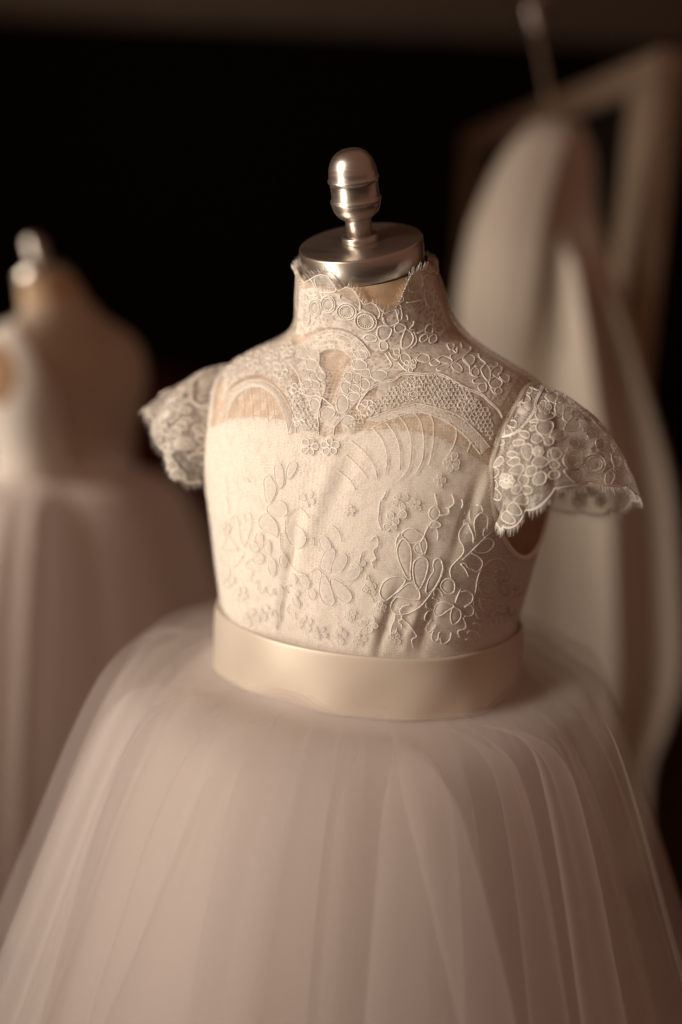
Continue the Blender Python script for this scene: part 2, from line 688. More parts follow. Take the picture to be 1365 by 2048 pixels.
# collar edge
CE = curve_on_body([(603, 548), (607, 540), (612, 556), (620, 562), (630, 556), (640, 549), (650, 546), (660, 548), (670, 560), (680, 577), (686, 576), (696, 570), (706, 573), (716, 583), (724, 598), (730, 605), (742, 601),
                    (752, 606), (762, 617), (768, 624), (780, 617), (786, 616), (794, 604), (800, 588), (806, 572), (812, 556), (818, 546), (830, 541),
                    (842, 541), (850, 548), (858, 545), (865, 552)])
xp = np.concatenate([[-math.pi], CE[:, 0], [math.pi]])
fp = np.concatenate([[SMAX - 1.4], CE[:, 1], [SMAX - 1.4]])
s_ct = np.interp(th_c, xp, fp)
nv = 230
V = np.linspace(0, 1, nv)[:, None]
SC = s_lo + (s_ct[None, :] - s_lo) * V
TC = np.broadcast_to(th_c[None, :], SC.shape)
NP = shell(TC, SC, 0.0030 + wrinkle(TC, SC)).reshape(-1, 3)
P3, F3 = arm_open(NP, grid_faces(len(th_c), nv, True), 0.985)
uvn = np.stack([TC.ravel() * 0.1, NP[:, 2]], -1)
link('lace_net', P3, F3, M['net'], dress, uv=uvn)
NET_BVH = BVHTree.FromPolygons([Vector(q) for q in P3], F3)

# armhole binding
for sx in (-1, 1):
    pts = []
    for a in np.linspace(0, 2 * math.pi, 72, endpoint=False):
        y, z = AY + ARY * math.cos(a), AZ + ARZ * math.sin(a)
        h = TORSO_BVH.ray_cast(Vector((sx * 0.3, y, z)), Vector((-sx, 0, 0)))[0]
        pts.append(Vector(((h.x if h else sx * 0.09) + sx * 0.0022, y, z)))
    v, f = [], []
    tube(v, f, pts, 0.0017, 8, closed=True)
    link('armhole_binding', v, f, M['lining'], dress)

# sleeves
HEM = [(0.092, -0.047, 1.089), (0.102, -0.056, 1.089), (0.115, -0.058, 1.101), (0.128, -0.047, 1.113), (0.146, -0.022, 1.112),
       (0.156, 0.000, 1.106), (0.154, 0.020, 1.098), (0.140, 0.042, 1.086), (0.120, 0.052, 1.080), (0.098, 0.045, 1.082)]
NU, NVS = 180, 40
SLEEVE = {}
for sx in (1, -1):
    u = np.linspace(0, 1, NU)
    psi = np.radians(-28 + 246 * u)
    seam = []
    for a in psi:
        y, z = AY - ARY * math.cos(a) * 1.0, AZ + ARZ * math.sin(a)
        h = TORSO_BVH.ray_cast(Vector((sx * 0.3, y, z)), Vector((-sx, 0, 0)))[0]
        seam.append(((abs(h.x) if h else 0.09) + 0.0035, y, z))
    seam = np.array(seam)
    hem = catmull(HEM, u * (len(HEM) - 1))
    if sx < 0:
        hem[:, 2] += 0.016 * np.exp(-((u - 0.40) / 0.24) ** 2)
        hem[:, 0] += 0.007 * np.exp(-((u - 0.52) / 0.15) ** 2)
    v = np.linspace(0, 1, NVS)[:, None, None]
    sc = np.abs(np.sin(u * math.pi * 10)) ** 0.6
    d = hem - seam
    dl = d / np.maximum(np.linalg.norm(d, axis=1, keepdims=True), 1e-6)
    hem2 = hem + dl * (0.0034 * sc - 0.0018)[:, None]
    bul = np.array([0.35, 0.0, 1.0]) * 0.012 + np.stack([0 * u, -0.006 * np.cos(psi), 0 * u], -1)
    pp = seam[None] * (1 - v) + hem2[None] * v + bul[None] * (4 * v * (1 - v)) * (0.9 if sx > 0 else 0.35)
    # gathers at the seam, soft waves at the hem
    nrm = np.cross(np.gradient(pp, axis=1), np.gradient(pp, axis=0))
    nrm /= np.maximum(np.linalg.norm(nrm, axis=-1, keepdims=True), 1e-9)
    wv = (0.0012 * np.sin(u * 34 + 1.0)[None, :] * v[..., 0] + 0.0007 * np.sin(u * 71)[None, :] * (1 - v[..., 0]))
    pp = pp + nrm * wv[..., None]
    pp[..., 0] *= sx
    P = pp.reshape(-1, 3)
    F = grid_faces(NU, NVS, False)
    uv = np.stack([np.tile(u * 0.2, NVS), np.repeat(np.linspace(0, 0.06, NVS), NU)], -1)
    so = link('sleeve', P, F, M['net'], dress, uv=uv)
    SLEEVE[sx] = (so, BVHTree.FromPolygons([Vector(q) for q in P], F), pp)

# sash
zs0, zs1 = 0.9735, 1.0115
th_s = np.linspace(-math.pi, math.pi, 360, endpoint=False)
rows = 26
P = []
for j in range(rows):
    q = j / (rows - 1)
    s = np.full_like(th_s, s_at_z(zs0 + (zs1 - zs0) * q))
    off = 0.0052 + 0.0010 * np.sin(q * math.pi) + 0.0012 * np.sin(th_s * 3 + 0.8) * (q - 0.4) + 0.0007 * np.sin(th_s * 7 + 2.5 * q) \
        + 0.0006 * np.sin(th_s * 13 - 3 * q) * (1 - q)
    if j == rows - 1:
        off = off - 0.0004
    P.append(shell(th_s, s, off))
P = np.concatenate(P)
sash = link('sash', P, grid_faces(len(th_s), rows, True), M['satin'], dress)
md = sash.modifiers.new('thickness', 'SOLIDIFY')
md.thickness = 0.0012
md.offset = -1
# ------------------------------------------------------------------ lace: corded outlines and petals laid on the cloth
def spline(pts, closed, step=3.0):
    p = np.array(pts, float)
    n = len(p)
    if n < 3 and not closed:
        k = max(2, int(np.linalg.norm(p[-1] - p[0]) / step))
        return [tuple(p[0] + (p[-1] - p[0]) * i / k) for i in range(k + 1)]
    if closed:
        q = np.concatenate([p[-1:], p, p[:2]])
        s = np.linspace(1, n + 1, n * 12, endpoint=False)
    else:
        q = p
        s = np.linspace(0, n - 1, (n - 1) * 12 + 1)
    c = catmull(q, s)
    d = np.concatenate([[0], np.cumsum(np.linalg.norm(np.diff(c, axis=0), axis=1))])
    if closed:
        tot = d[-1] + np.linalg.norm(c[0] - c[-1])
        c = np.concatenate([c, c[:1]])
        d = np.append(d, tot)
        k = max(8, int(tot / step))
        t_ = np.linspace(0, tot, k, endpoint=False)
    else:
        k = max(3, int(d[-1] / step))
        t_ = np.linspace(0, d[-1], k + 1)
    return [(np.interp(x, d, c[:, 0]), np.interp(x, d, c[:, 1])) for x in t_]


def lay(bvh, px_pts, eps):
    out_ = []
    for (x, y) in px_pts:
        h, n, i_, _ = cast_local(bvh, x, y)
        if h is None:
            out_.append(None)
            continue
        d = YMI.to_3x3() @ ray(x, y)
        if n.dot(d) > 0:
            n = -n
        out_.append(h + n * eps)
    return out_


def runs(pts):
    r, cur = [], []
    last = None
    for q in pts:
        if q is None or (last is not None and (q - last).length > 0.012):
            if len(cur) > 2:
                r.append(cur)
            cur = [] if q is None else [q]
        else:
            cur.append(q)
        last = q
    if len(cur) > 2:
        r.append(cur)
    return r


COUNT = {}


def motif(name, bvh, parent, loops=(), cords=(), rad=0.00036, fill=M['fill'], dome=0.0003, spokes=(), mirror=False, eps=0.00025):
    """one piece of lace: filled loops with a corded edge, plus loose cords"""
    V_, F_, FM = [], [], []

    def add_tube(pts, closed, r):
        n0 = len(F_)
        tube(V_, F_, pts, r, 5, closed)
        FM.extend([0] * (len(F_) - n0))
    for item in loops:
        loop, edged, filled = item
        if sum(loop[i - 1][0] * loop[i][1] - loop[i][0] * loop[i - 1][1] for i in range(len(loop))) < 0:
            loop = loop[::-1]
        sp = spline(loop, True)
        pts = lay(bvh, sp, eps)
        if any(q is None for q in pts):
            for rr in sorted(runs(pts), key=len)[-1:]:
                add_tube(rr, False, rad)
            continue
        if max((pts[i] - pts[i - 1]).length for i in range(len(pts))) > 0.012:
            for rr in sorted(runs(pts), key=len)[-1:]:
                add_tube(rr, False, rad)
            continue
        tb = len(V_)
        if edged:
            jit = [rad * random.uniform(0.8, 1.2) for _ in pts]
            add_tube(pts, True, jit)
        if filled:
            c = np.mean(np.array(sp), 0)
            rings = []
            for k in (1.0, 0.75, 0.5, 0.25):
                row = lay(bvh, [(c[0] + (x - c[0]) * k, c[1] + (y - c[1]) * k) for x, y in sp], eps * 0.6 + dome * (1 - k * k))
                rings.append(row)
            cc = lay(bvh, [tuple(c)], eps * 0.6 + dome)[0]
            if cc is None or any(q is None for row in rings for q in row):
                continue
            b = len(V_)
            m_ = len(sp)
            for row in rings:
                V_.extend(row)
            V_.append(cc)
            for k in range(3):
                for i in range(m_):
                    i2 = (i + 1) % m_
                    o0, o1 = b + k * m_ + i, b + k * m_ + i2
                    if k == 0 and edged:
                        o0, o1 = tb + i * 5, tb + i2 * 5
                    F_.append((o0, o1, b + (k + 1) * m_ + i2, b + (k + 1) * m_ + i))
                    FM.append(1)
            for i in range(m_):
                F_.append((b + 3 * m_ + i, b + 3 * m_ + (i + 1) % m_, b + 4 * m_))
                FM.append(1)
    for cpts in cords:
        for rr in runs(lay(bvh, spline(cpts, False), eps)):
            jit = [rad * random.uniform(0.8, 1.2) for _ in rr]
            add_tube(rr, False, jit)
    for cpts in spokes:
        for rr in runs(lay(bvh, spline(cpts, False, 1.5), eps * 0.8)):
            add_tube(rr, False, rad * 0.6)
    if not F_:
        return None
    if mirror:
        V_ = [Vector((-q[0], q[1], q[2])) for q in V_]
        F_ = [tuple(reversed(f)) for f in F_]
    return link(name, V_, F_, [M['cord'], fill], parent, fmat=FM)


def ell(cx, cy, rx, ry, rot=0, k=14):
    a0 = R(rot)
    return [(cx + rx * math.cos(t_) * math.cos(a0) - ry * math.sin(t_) * math.sin(a0),
             cy + rx * math.cos(t_) * math.sin(a0) + ry * math.sin(t_) * math.cos(a0)) for t_ in np.linspace(0, 2 * math.pi, k, endpoint=False)]


def petal(cx, cy, ang, ln, wd, start=0.12):
    a = R(ang)
    ux, uy = math.cos(a), math.sin(a)
    prof = [(start, 0.0), (0.35, 0.55), (0.65, 1.0), (0.88, 0.8), (1.0, 0.0), (0.88, -0.8), (0.65, -1.0), (0.35, -0.55)]
    return [(cx + ux * ln * q - uy * wd * w, cy + uy * ln * q + ux * wd * w) for q, w in prof]


def flower(cx, cy, r, n=6, rot=0, jitter=0.12, wide=0.36):
    g = random.Random(int(cx * 7 + cy * 13))
    return [petal(cx, cy, rot + 360 / n * i + g.uniform(-8, 8), r * g.uniform(1 - jitter, 1 + jitter), r * wide * g.uniform(0.85, 1.15)) for i in range(n)]


def oval_motif(bvh, parent, cx, cy, rx, ry, rot, mirror=False, eps=0.0005):
    sp = []
    for t_ in np.linspace(0, 360, 18, endpoint=False):
        a = ell(0, 0, rx * 0.72, ry * 0.72, rot, 360)[int(t_)]
        b = ell(0, 0, rx * 0.46, ry * 0.46, rot, 360)[int(t_)]
        sp.append([(cx + a[0], cy + a[1]), (cx + b[0], cy + b[1])])
    inner = ell(cx, cy, rx * 0.46, ry * 0.46, rot)
    mid = ell(cx, cy, rx * 0.74, ry * 0.74, rot)
    return motif('lace_oval', bvh, parent, [(ell(cx, cy, rx, ry, rot), True, False), (inner, False, True), (mid, False, False)],
                 [mid + mid[:1]], 0.00036, M['fill_dense'], 0.0004, sp, mirror, eps)


def reg(x0, y0, s, lst):
    return [[(x0 + x / s, y0 + y / s) for x, y in l] for l in lst]


S1, S2, S3 = 6.825, 7.583, 8.53
BOD, SLV = [], []

# collar, left part
loops_A = reg(580, 520, S1, [
    [(370, 230), (480, 200), (580, 260), (630, 380), (610, 430), (440, 440), (380, 380), (350, 290)],
    [(700, 450), (780, 380), (850, 390), (930, 500), (965, 620), (950, 690), (860, 610), (740, 570), (690, 520)],
    [(975, 580), (1080, 560), (1180, 620), (1230, 720), (1200, 800), (1130, 740), (1020, 690), (965, 660)],
    [(140, 330), (190, 250), (280, 260), (340, 350), (390, 460), (300, 490), (200, 430)],
    [(1010, 1060), (1080, 1010), (1170, 1040), (1180, 1100), (1080, 1110)]])
ovals_A = [(1040, 835, 150, 128, 25), (780, 700, 132, 114, 5), (530, 600, 95, 115, -5), (350, 650, 80, 118, 0), (235, 770, 50, 115, 0)]
# flower column at the right of the collar
loops_B = reg(740, 520, S1, [
    [(105, 1000), (125, 915), (200, 895), (300, 945), (250, 1070), (150, 1085)],
    [(335, 930), (360, 880), (420, 865), (480, 900), (490, 940), (440, 975), (370, 985)],
    [(430, 1130), (440, 1070), (490, 950), (560, 980), (595, 1060), (570, 1150), (500, 1215), (440, 1200)],
    [(600, 220), (660, 190), (710, 230), (720, 340), (640, 430), (540, 420), (530, 320)],
    [(740, 240), (790, 205), (850, 260), (850, 350), (780, 420), (730, 360)],
    [(740, 450), (790, 430), (850, 470), (870, 560), (840, 650), (770, 600)],
    [(750, 960), (790, 890), (850, 880), (850, 1000), (780, 990)], [(890, 930), (960, 880), (1010, 930), (970, 1000), (900, 980)],
    [(690, 1060), (760, 1010), (790, 1060), (740, 1120), (690, 1110)], [(820, 1050), (890, 1020), (910, 1090), (850, 1140), (810, 1110)],
    [(140, 1120), (200, 1110), (250, 1160), (230, 1228), (150, 1228)], [(190, 760), (240, 680), (340, 670), (380, 760), (390, 850), (280, 900), (210, 850)]])
cords_B = reg(740, 520, S1, [
    [(270, 910), (220, 880), (180, 820), (170, 750), (210, 680), (290, 655), (370, 670), (395, 720), (375, 770), (400, 825), (432, 800), (440, 740), (420, 650)],
    [(230, 1105), (130, 1080), (100, 1000), (120, 920), (180, 895), (270, 915)],
    [(530, 180), (470, 340), (430, 440), (460, 545), (400, 590), (440, 640)],
    [(500, 750), (520, 790), (510, 820)], [(600, 830), (590, 890), (540, 940), (620, 950)],
    [(860, 760), (860, 880), (850, 1000)], [(600, 980), (640, 1090), (610, 1170), (560, 1200)],
    [(500, 580), (600, 570), (710, 545)], [(640, 1000), (700, 980), (740, 960)]])
# front of the neck and below
loops_C = reg(580, 690, S1, [
    [(880, 130), (930, 80), (1000, 75), (1060, 110), (1050, 190), (960, 190)], [(855, 270), (890, 210), (960, 200), (1050, 260), (1040, 330), (940, 340), (870, 320)],
    [(980, 390), (1010, 340), (1090, 340), (1080, 420), (1000, 430)], [(1110, 430), (1130, 370), (1220, 345), (1310, 370), (1330, 420), (1270, 480), (1170, 480)],
    [(740, 440), (790, 380), (850, 390), (850, 480), (810, 510)], [(870, 470), (900, 400), (960, 400), (970, 470), (920, 520)],
    [(705, 560), (730, 510), (800, 510), (840, 540), (800, 600), (780, 670), (720, 630)], [(980, 480), (1050, 470), (1100, 540), (1060, 610), (980, 590)],
    [(800, 690), (860, 650), (950, 670), (950, 730), (870, 760), (810, 740)], [(640, 790), (680, 700), (750, 685), (800, 760), (790, 880), (720, 930), (660, 900)],
    [(280, 780), (330, 730), (400, 760), (420, 840), (370, 910), (300, 880)], [(260, 440), (300, 360), (360, 370), (370, 440), (320, 480)],
    [(380, 430), (420, 370), (480, 390), (490, 450), (440, 490)], [(170, 560), (200, 480), (290, 490), (290, 570), (220, 600)],
    [(300, 520), (350, 490), (410, 530), (400, 600), (320, 600)], [(820, 590), (870, 540), (950, 580), (960, 650), (880, 640)],
    [(230, 210), (330, 200), (390, 260), (350, 330), (250, 330)], [(60, 730), (120, 690), (170, 730), (150, 790), (80, 800)],
    [(420, 900), (500, 840), (620, 880), (600, 980), (500, 1040), (420, 1000)], [(720, 1000), (800, 960), (890, 1010), (890, 1090), (780, 1110), (710, 1060)],
    [(120, 20), (200, 0), (250, 100), (220, 180), (130, 160)], [(270, 80), (370, 40), (400, 130), (380, 190), (290, 180)]])
cords_C = reg(580, 690, S1, [
    [(400, 640), (440, 720), (420, 800), (400, 900), (390, 1000), (400, 1100), (400, 1228)], [(450, 720), (520, 780), (620, 860)],
    [(0, 230), (60, 320), (130, 430), (160, 560), (180, 650), (260, 700), (380, 690), (430, 720)], [(390, 80), (410, 180), (400, 260), (430, 330), (480, 400)],
    [(600, 1228), (620, 1120), (690, 1040)], [(0, 640), (60, 680), (40, 800), (60, 900)]])
yoke_cord = reg(740, 690, S1, [[(-180, 860), (-130, 760), (-60, 660), (0, 595), (100, 540), (230, 490), (350, 460), (430, 400), (520, 380), (640, 390), (780, 395), (900, 390), (1000, 410), (1100, 460), (1200, 520),
                                 (1280, 570), (1365, 605)]]) + reg(880, 660, S1, [[(400, 815), (470, 830), (580, 880), (680, 970), (760, 1040), (820, 1110), (850, 1180)]])
loops_D = reg(740, 690, S1, [
    [(920, 210), (1000, 155), (1100, 190), (1130, 230), (1060, 260), (970, 240)], [(910, 340), (960, 300), (1080, 270), (1060, 320), (980, 360)],
    [(1110, 270), (1200, 260), (1260, 330), (1240, 380), (1160, 350)], [(820, 240), (880, 195), (960, 240), (930, 280), (850, 285)],
    [(640, 200), (700, 130), (800, 150), (810, 220), (740, 240)], [(490, 120), (550, 170), (550, 250), (490, 270), (430, 210), (430, 130)],
    [(560, 230), (610, 200), (640, 250), (600, 290)], [(330, 80), (400, 60), (400, 130), (350, 140)]])
cords_D = reg(740, 690, S1, [[(260, 100), (300, 170), (360, 210), (400, 170), (410, 60)], [(210, 120), (260, 190), (300, 260), (270, 320), (150, 335)],
                             [(390, 240), (450, 310), (520, 370)], [(520, 280), (560, 320), (530, 360)], [(1170, 60), (1190, 110), (1100, 150), (1110, 190)]])
loops_E = reg(880, 660, S1, [
    [(560, 540), (620, 480), (680, 540), (690, 640), (660, 700), (600, 640)], [(520, 790), (540, 750), (630, 740), (630, 830), (570, 850)],
    [(670, 720), (740, 650), (830, 690), (850, 740), (790, 800), (710, 790)], [(690, 580), (790, 500), (850, 540), (780, 640)],
    [(800, 600), (900, 620), (945, 650), (920, 720), (840, 680)], [(310, 400), (390, 350), (470, 380), (460, 450), (400, 490)],
    [(750, 830), (800, 790), (850, 830), (820, 880), (760, 870)], [(430, 560), (480, 520), (530, 560), (520, 620), (450, 630)],
    [(620, 460), (700, 440), (790, 470), (760, 510), (660, 500)], [(100, 200), (170, 190), (200, 240), (140, 280)]])
cords_E = reg(880, 660, S1, [[(470, 500), (530, 510), (440, 540), (420, 600), (470, 640), (530, 650), (450, 690), (470, 730), (560, 735), (640, 730)],
                             [(530, 330), (540, 390), (620, 460), (580, 520)], [(410, 240), (420, 280), (300, 380), (160, 470)], [(320, 400), (400, 490), (410, 600)],
                             [(230, 240), (240, 330), (170, 270)], [(280, 180), (300, 240)], [(690, 790), (740, 870), (830, 880)]])
for nm, L in (('A', loops_A), ('B', loops_B), ('C', loops_C), ('D', loops_D), ('E', loops_E)):
    for l in L:
        motif('lace_petal', NET_BVH, dress, [(l, True, True)], (), 0.00037 if nm != 'C' else 0.0003, M['fill'] if nm in 'BDE' else M['fill_dense'])
for (cx, cy, rx, ry, ro) in ovals_A:
    oval_motif(NET_BVH, dress, 580 + cx / S1, 520 + cy / S1, rx / S1, ry / S1, ro)
for L in (cords_B, cords_C, cords_D, cords_E):
    for l in L:
        motif('lace_cord', NET_BVH, dress, (), [l])
for l in yoke_cord:
    motif('lace_cord', NET_BVH, dress, (), [l, [(x, y + 3.5) for x, y in l]], 0.0004)
# arches of the neck front
arcs, dots = [], []
for r_, w in ((80, 1), (72, 1), (62, 1), (52, 1), (43, 1)):
    arcs.append([(667 + r_ * 1.0 * math.cos(R(a)), 740 - r_ * math.sin(R(a))) for a in range(20 if r_ > 60 else 10, 161, 10)])
for r0, r1 in ((80, 72), (62, 52), (52, 43)):
    for a in range(20, 160, 5):
        dots.append([(667 + r0 * math.cos(R(a)), 740 - r0 * math.sin(R(a))), (667 + r1 * math.cos(R(a + 2)), 740 - r1 * math.sin(R(a + 2)))])
motif('lace_arch', NET_BVH, dress, (), arcs, 0.00024, spokes=dots)
# dense lace grounds behind the corded motifs
def strip(name, a_pts, b_pts, m_, eps=0.0002):
    n = max(len(spline(a_pts, False)), len(spline(b_pts, False)))

    def even(p):
        p = np.array(spline(p, False, 1.0))
        t_ = np.linspace(0, len(p) - 1, n)
        return np.stack([np.interp(t_, np.arange(len(p)), p[:, 0]), np.interp(t_, np.arange(len(p)), p[:, 1])], -1)
    a, b = even(a_pts), even(b_pts)
    k_ = max(2, int(np.max(np.linalg.norm(a - b, axis=1)) / 5))
    V_, idx = [], {}
    for i in range(n):
        for k in range(k_ + 1):
            q = lay(NET_BVH, [tuple(a[i] + (b[i] - a[i]) * k / k_)], eps)[0]
            if q is not None:
                idx[i, k] = len(V_)
                V_.append(q)
    F_ = []
    for i in range(n - 1):
        for k in range(k_):
            c_ = [(i, k), (i + 1, k), (i + 1, k + 1), (i, k + 1)]
            if all(x in idx for x in c_):
                F_.append(tuple(idx[x] for x in c_))
    if F_:
        return link(name, V_, F_, m_, dress)


strip('lace_ground', arcs[0], arcs[4], M['ground'])
strip('lace_ground', [(600, 580), (625, 575), (660, 580), (700, 600), (740, 628), (765, 650), (775, 690)], [(594, 668), (612, 668), (640, 656), (680, 656), (712, 668), (735, 690), (752, 705)], M['ground'])
strip('lace_ground', [(770, 640), (790, 620), (812, 570), (835, 545), (862, 556)], [(745, 690), (800, 700), (850, 680), (885, 670), (900, 655)], M['ground'])
strip('lace_ground', [(752, 705), (720, 705), (690, 740), (670, 790), (655, 830), (645, 860)], [(815, 735), (790, 750), (745, 775), (705, 815), (680, 845), (660, 868)], M['ground'])
strip('lace_ground', [(640, 700), (640, 730), (652, 770), (645, 800), (640, 830), (638, 860)], [(592, 690), (592, 720), (600, 770), (606, 800), (605, 830), (600, 858)], M['ground'])
strip('lace_ground', [(590, 690), (588, 720), (585, 760), (592, 800), (600, 850)], [(530, 690), (535, 720), (550, 765), (578, 800), (594, 850)], M['ground'])
strip('lace_ground', [(800, 695), (850, 680), (900, 668), (950, 695), (1000, 725), (1040, 750)], [(815, 742), (850, 742), (890, 748), (925, 765), (960, 785), (1000, 815)], M['ground_soft'])
strip('lace_ground', [(450, 705), (490, 698), (530, 690), (585, 675)], [(448, 790), (470, 765), (515, 750), (560, 765)], M['ground'])
strip('lace_ground', [(752, 800), (775, 778), (800, 764), (830, 752), (870, 750), (905, 760), (940, 785), (975, 815), (990, 850)], [(738, 836), (762, 825), (785, 817), (810, 810), (834, 805), (857, 809), (886, 817), (916, 828), (950, 855)], M['ground_soft'])
# small flowers of the yoke
FL = [(825.7, 775.7, 22, 6, -95, M['fill']), (935, 806, 19, 6, -80, M['fill']), (735, 816, 17, 6, -60, M['fill']), (661, 894, 18, 5, -90, M['fill']), (621, 893, 18, 5, -70, M['fill']),
      (820.0, 733, 12, 5, 10, M['fill']), (597, 780, 14, 5, 20, M['fill']), (562, 742, 15, 5, 20, M['fill']), (545, 715, 14, 5, 50, M['fill']), (468, 720, 17, 5, 10, M['fill']),
      (505, 722, 16, 5, 30, M['fill']), (575, 700, 15, 6, 0, M['fill']), (600, 840, 14, 5, 40, M['fill'])]
for (x, y, r_, n, ro, fm) in FL:
    motif('lace_flower', NET_BVH, dress, [(l, True, True) for l in flower(x, y, r_, n, ro)], (), 0.0004, fm)
for (x, y, r_, n, ro) in ((777, 784, 23, 5, 20), (881, 778, 26, 5, 40), (974, 840, 24, 6, 0), (698, 852, 16, 5, 0), (610, 840, 20, 5, 30), (596, 812, 14, 5, 0), (716, 690, 10, 5, 0),
                          (640, 745, 12, 5, 0), (585, 735, 15, 5, 20), (530, 700, 16, 5, 50), (493, 708, 15, 5, 20), (455, 738, 14, 5, 0), (906, 735, 16, 5, 0), (985, 790, 12, 5, 0)):
    motif('lace_flower', NET_BVH, dress, [(l, False, True) for l in flower(x, y, r_, n, ro, 0.1, 0.5)], (), 0.0004, M['fill_dense'])

# fan bands below the yoke
OUT_R = [(735, 840), (762, 828), (785, 820), (810, 813), (834, 808), (857, 812), (886, 820), (916, 831), (940, 850), (962, 872), (980, 895)]
INN_R = [(742, 858), (768, 844), (790, 836), (815, 828), (838, 825), (860, 829), (884, 839), (908, 853), (930, 872), (948, 892), (962, 910)]
OUT_L = [(446, 838), (452, 806), (466, 780), (488, 765), (512, 760), (538, 766), (560, 783), (577, 810), (588, 838), (594, 865)]
INN_L = [(458, 838), (464, 810), (476, 790), (494, 777), (512, 773), (532, 778), (550, 793), (563, 816), (573, 842), (578, 868)]
for O_, I_ in ((OUT_R, INN_R), (OUT_L, INN_L)):
    o_ = np.array(spline(O_, False, 1.5))
    i_ = np.array(spline(I_, False, 1.5))
    st = []
    m_ = 64
    for k in range(m_):
        a = o_[int(k / m_ * (len(o_) - 1))]
        kk = min(len(i_) - 1, int((k + 7) / m_ * (len(i_) - 1)))
        b = i_[kk]
        st.append([tuple(a + (b - a) * random.uniform(0.0, 0.15)), tuple(a + (b - a) * random.uniform(0.8, 1.05))])
    motif('fan_band', NET_BVH, dress, (), [O_, I_], 0.00028, spokes=st)
RIBS = [[(798, 832), (815, 855), (823, 890), (818, 935), (800, 960)], [(828, 825), (842, 845), (848, 880), (845, 920), (830, 950)], [(860, 828), (868, 850), (866, 890), (858, 930)],
        [(885, 838), (912, 858), (908, 890), (890, 920)], [(770, 842), (790, 868), (800, 900), (800, 940)], [(745, 856), (765, 880), (775, 915), (770, 950)], [(915, 858), (940, 880), (935, 905)],
        [(690, 908), (715, 930), (735, 955)], [(675, 940), (700, 960), (712, 980)], [(700, 880), (730, 905), (750, 935), (755, 960)],
        [(470, 792), (476, 815), (474, 845)], [(484, 780), (490, 808), (488, 840)], [(500, 774), (506, 804), (506, 838)], [(516, 773), (520, 800), (522, 838)], [(532, 778), (534, 806), (538, 845)], [(548, 792), (548, 815), (552, 850)]]
for k, l in enumerate(RIBS):
    motif('fan_rib', NET_BVH, dress, (), [l], 0.00022 if k < 10 else 0.00016)

# bodice embroidery
loops_J = reg(740, 980, S3, [
    [(640, 1500), (560, 1350), (490, 1180), (470, 980), (560, 830), (640, 870), (700, 1000), (710, 1180), (690, 1400), (700, 1520)],
    [(750, 1500), (740, 1300), (780, 1200), (880, 1140), (970, 1180), (995, 1280), (960, 1450), (900, 1600), (820, 1700)],
    [(1000, 1530), (1090, 1380), (1080, 1280), (1110, 1190), (1180, 1165), (1240, 1230), (1240, 1350), (1180, 1530), (1060, 1720), (960, 1740)],
    [(550, 750), (600, 690), (720, 650), (830, 720), (920, 780), (930, 810), (860, 880), (700, 900), (580, 820)],
    [(1010, 420), (1030, 330), (1120, 270), (1190, 360), (1180, 450), (1110, 510), (1040, 480)], [(1020, 600), (1100, 525), (1200, 570), (1190, 630), (1080, 640)],
    [(860, 900), (930, 820), (975, 920), (970, 1000), (920, 1110), (880, 1010)], [(760, 960), (840, 900), (880, 1010), (920, 1100), (790, 1060)],
    [(480, 430), (570, 340), (630, 400), (610, 470), (540, 470)], [(370, 640), (420, 580), (470, 630), (430, 690)], [(300, 400), (400, 390), (400, 500), (320, 490)],
    [(240, 600), (330, 570), (360, 640), (290, 700)], [(400, 500), (480, 470), (500, 560), (430, 580)]])
cords_J = reg(740, 980, S3, [[(1050, 640), (1130, 650), (1165, 760), (1150, 860)], [(1010, 600), (960, 700), (920, 790), (870, 880)], [(1110, 60), (1130, 160), (1160, 270)],
                             [(280, 20), (240, 120), (180, 200), (160, 350), (150, 540), (210, 680)], [(450, 980), (460, 840), (520, 740)], [(1300, 300), (1365, 330), (1320, 420), (1200, 430)],
                             [(20, 860), (110, 780), (150, 930), (60, 1030), (110, 1170), (40, 1220), (70, 1330)]])
cords_K = reg(860, 980, S1, [
    [(290, 1190), (275, 1100), (310, 1020), (420, 910), (465, 830), (450, 750), (410, 680), (395, 600), (430, 520), (510, 455), (550, 520), (590, 620), (590, 710)],
    [(595, 720), (620, 600), (605, 490), (620, 390), (700, 310), (770, 340), (790, 430), (770, 550), (740, 630), (725, 590), (750, 520)],
    [(860, 550), (790, 610), (700, 700), (620, 780), (540, 860), (440, 950)], [(595, 790), (610, 830), (700, 860), (790, 840), (860, 770), (870, 700), (800, 655), (740, 680)],
    [(560, 860), (640, 890), (710, 960), (710, 1040), (640, 1110), (560, 1070), (520, 1060), (480, 1000), (420, 1010)], [(420, 1010), (480, 1070), (530, 1180)],
    [(650, 1228), (680, 1120), (770, 1000), (870, 945), (970, 940), (1050, 1030), (1085, 1160)], [(470, 400), (465, 470)], [(550, 280), (540, 350), (555, 410)], [(440, 130), (450, 200), (430, 240)],
    [(300, 50), (330, 140), (320, 200), (260, 250), (270, 330)], [(640, 200), (700, 220), (720, 290)]])
loops_L = reg(740, 1120, S1, [
    [(300, 490), (390, 430), (500, 330), (580, 310), (640, 350), (690, 480), (660, 540), (560, 530), (450, 510), (370, 500)],
    [(890, 740), (880, 680), (920, 600), (1010, 570), (1100, 590), (1150, 630), (1060, 690), (980, 750), (920, 765)],
    [(1130, 650), (1100, 760), (1120, 860), (1170, 870), (1240, 780), (1230, 680), (1170, 650)],
    [(970, 370), (990, 290), (1060, 250), (1130, 270), (1160, 340), (1140, 440), (1050, 450)],
    [(140, 430), (180, 320), (260, 250), (370, 225), (490, 265), (420, 380), (300, 490), (220, 550), (160, 510)]])
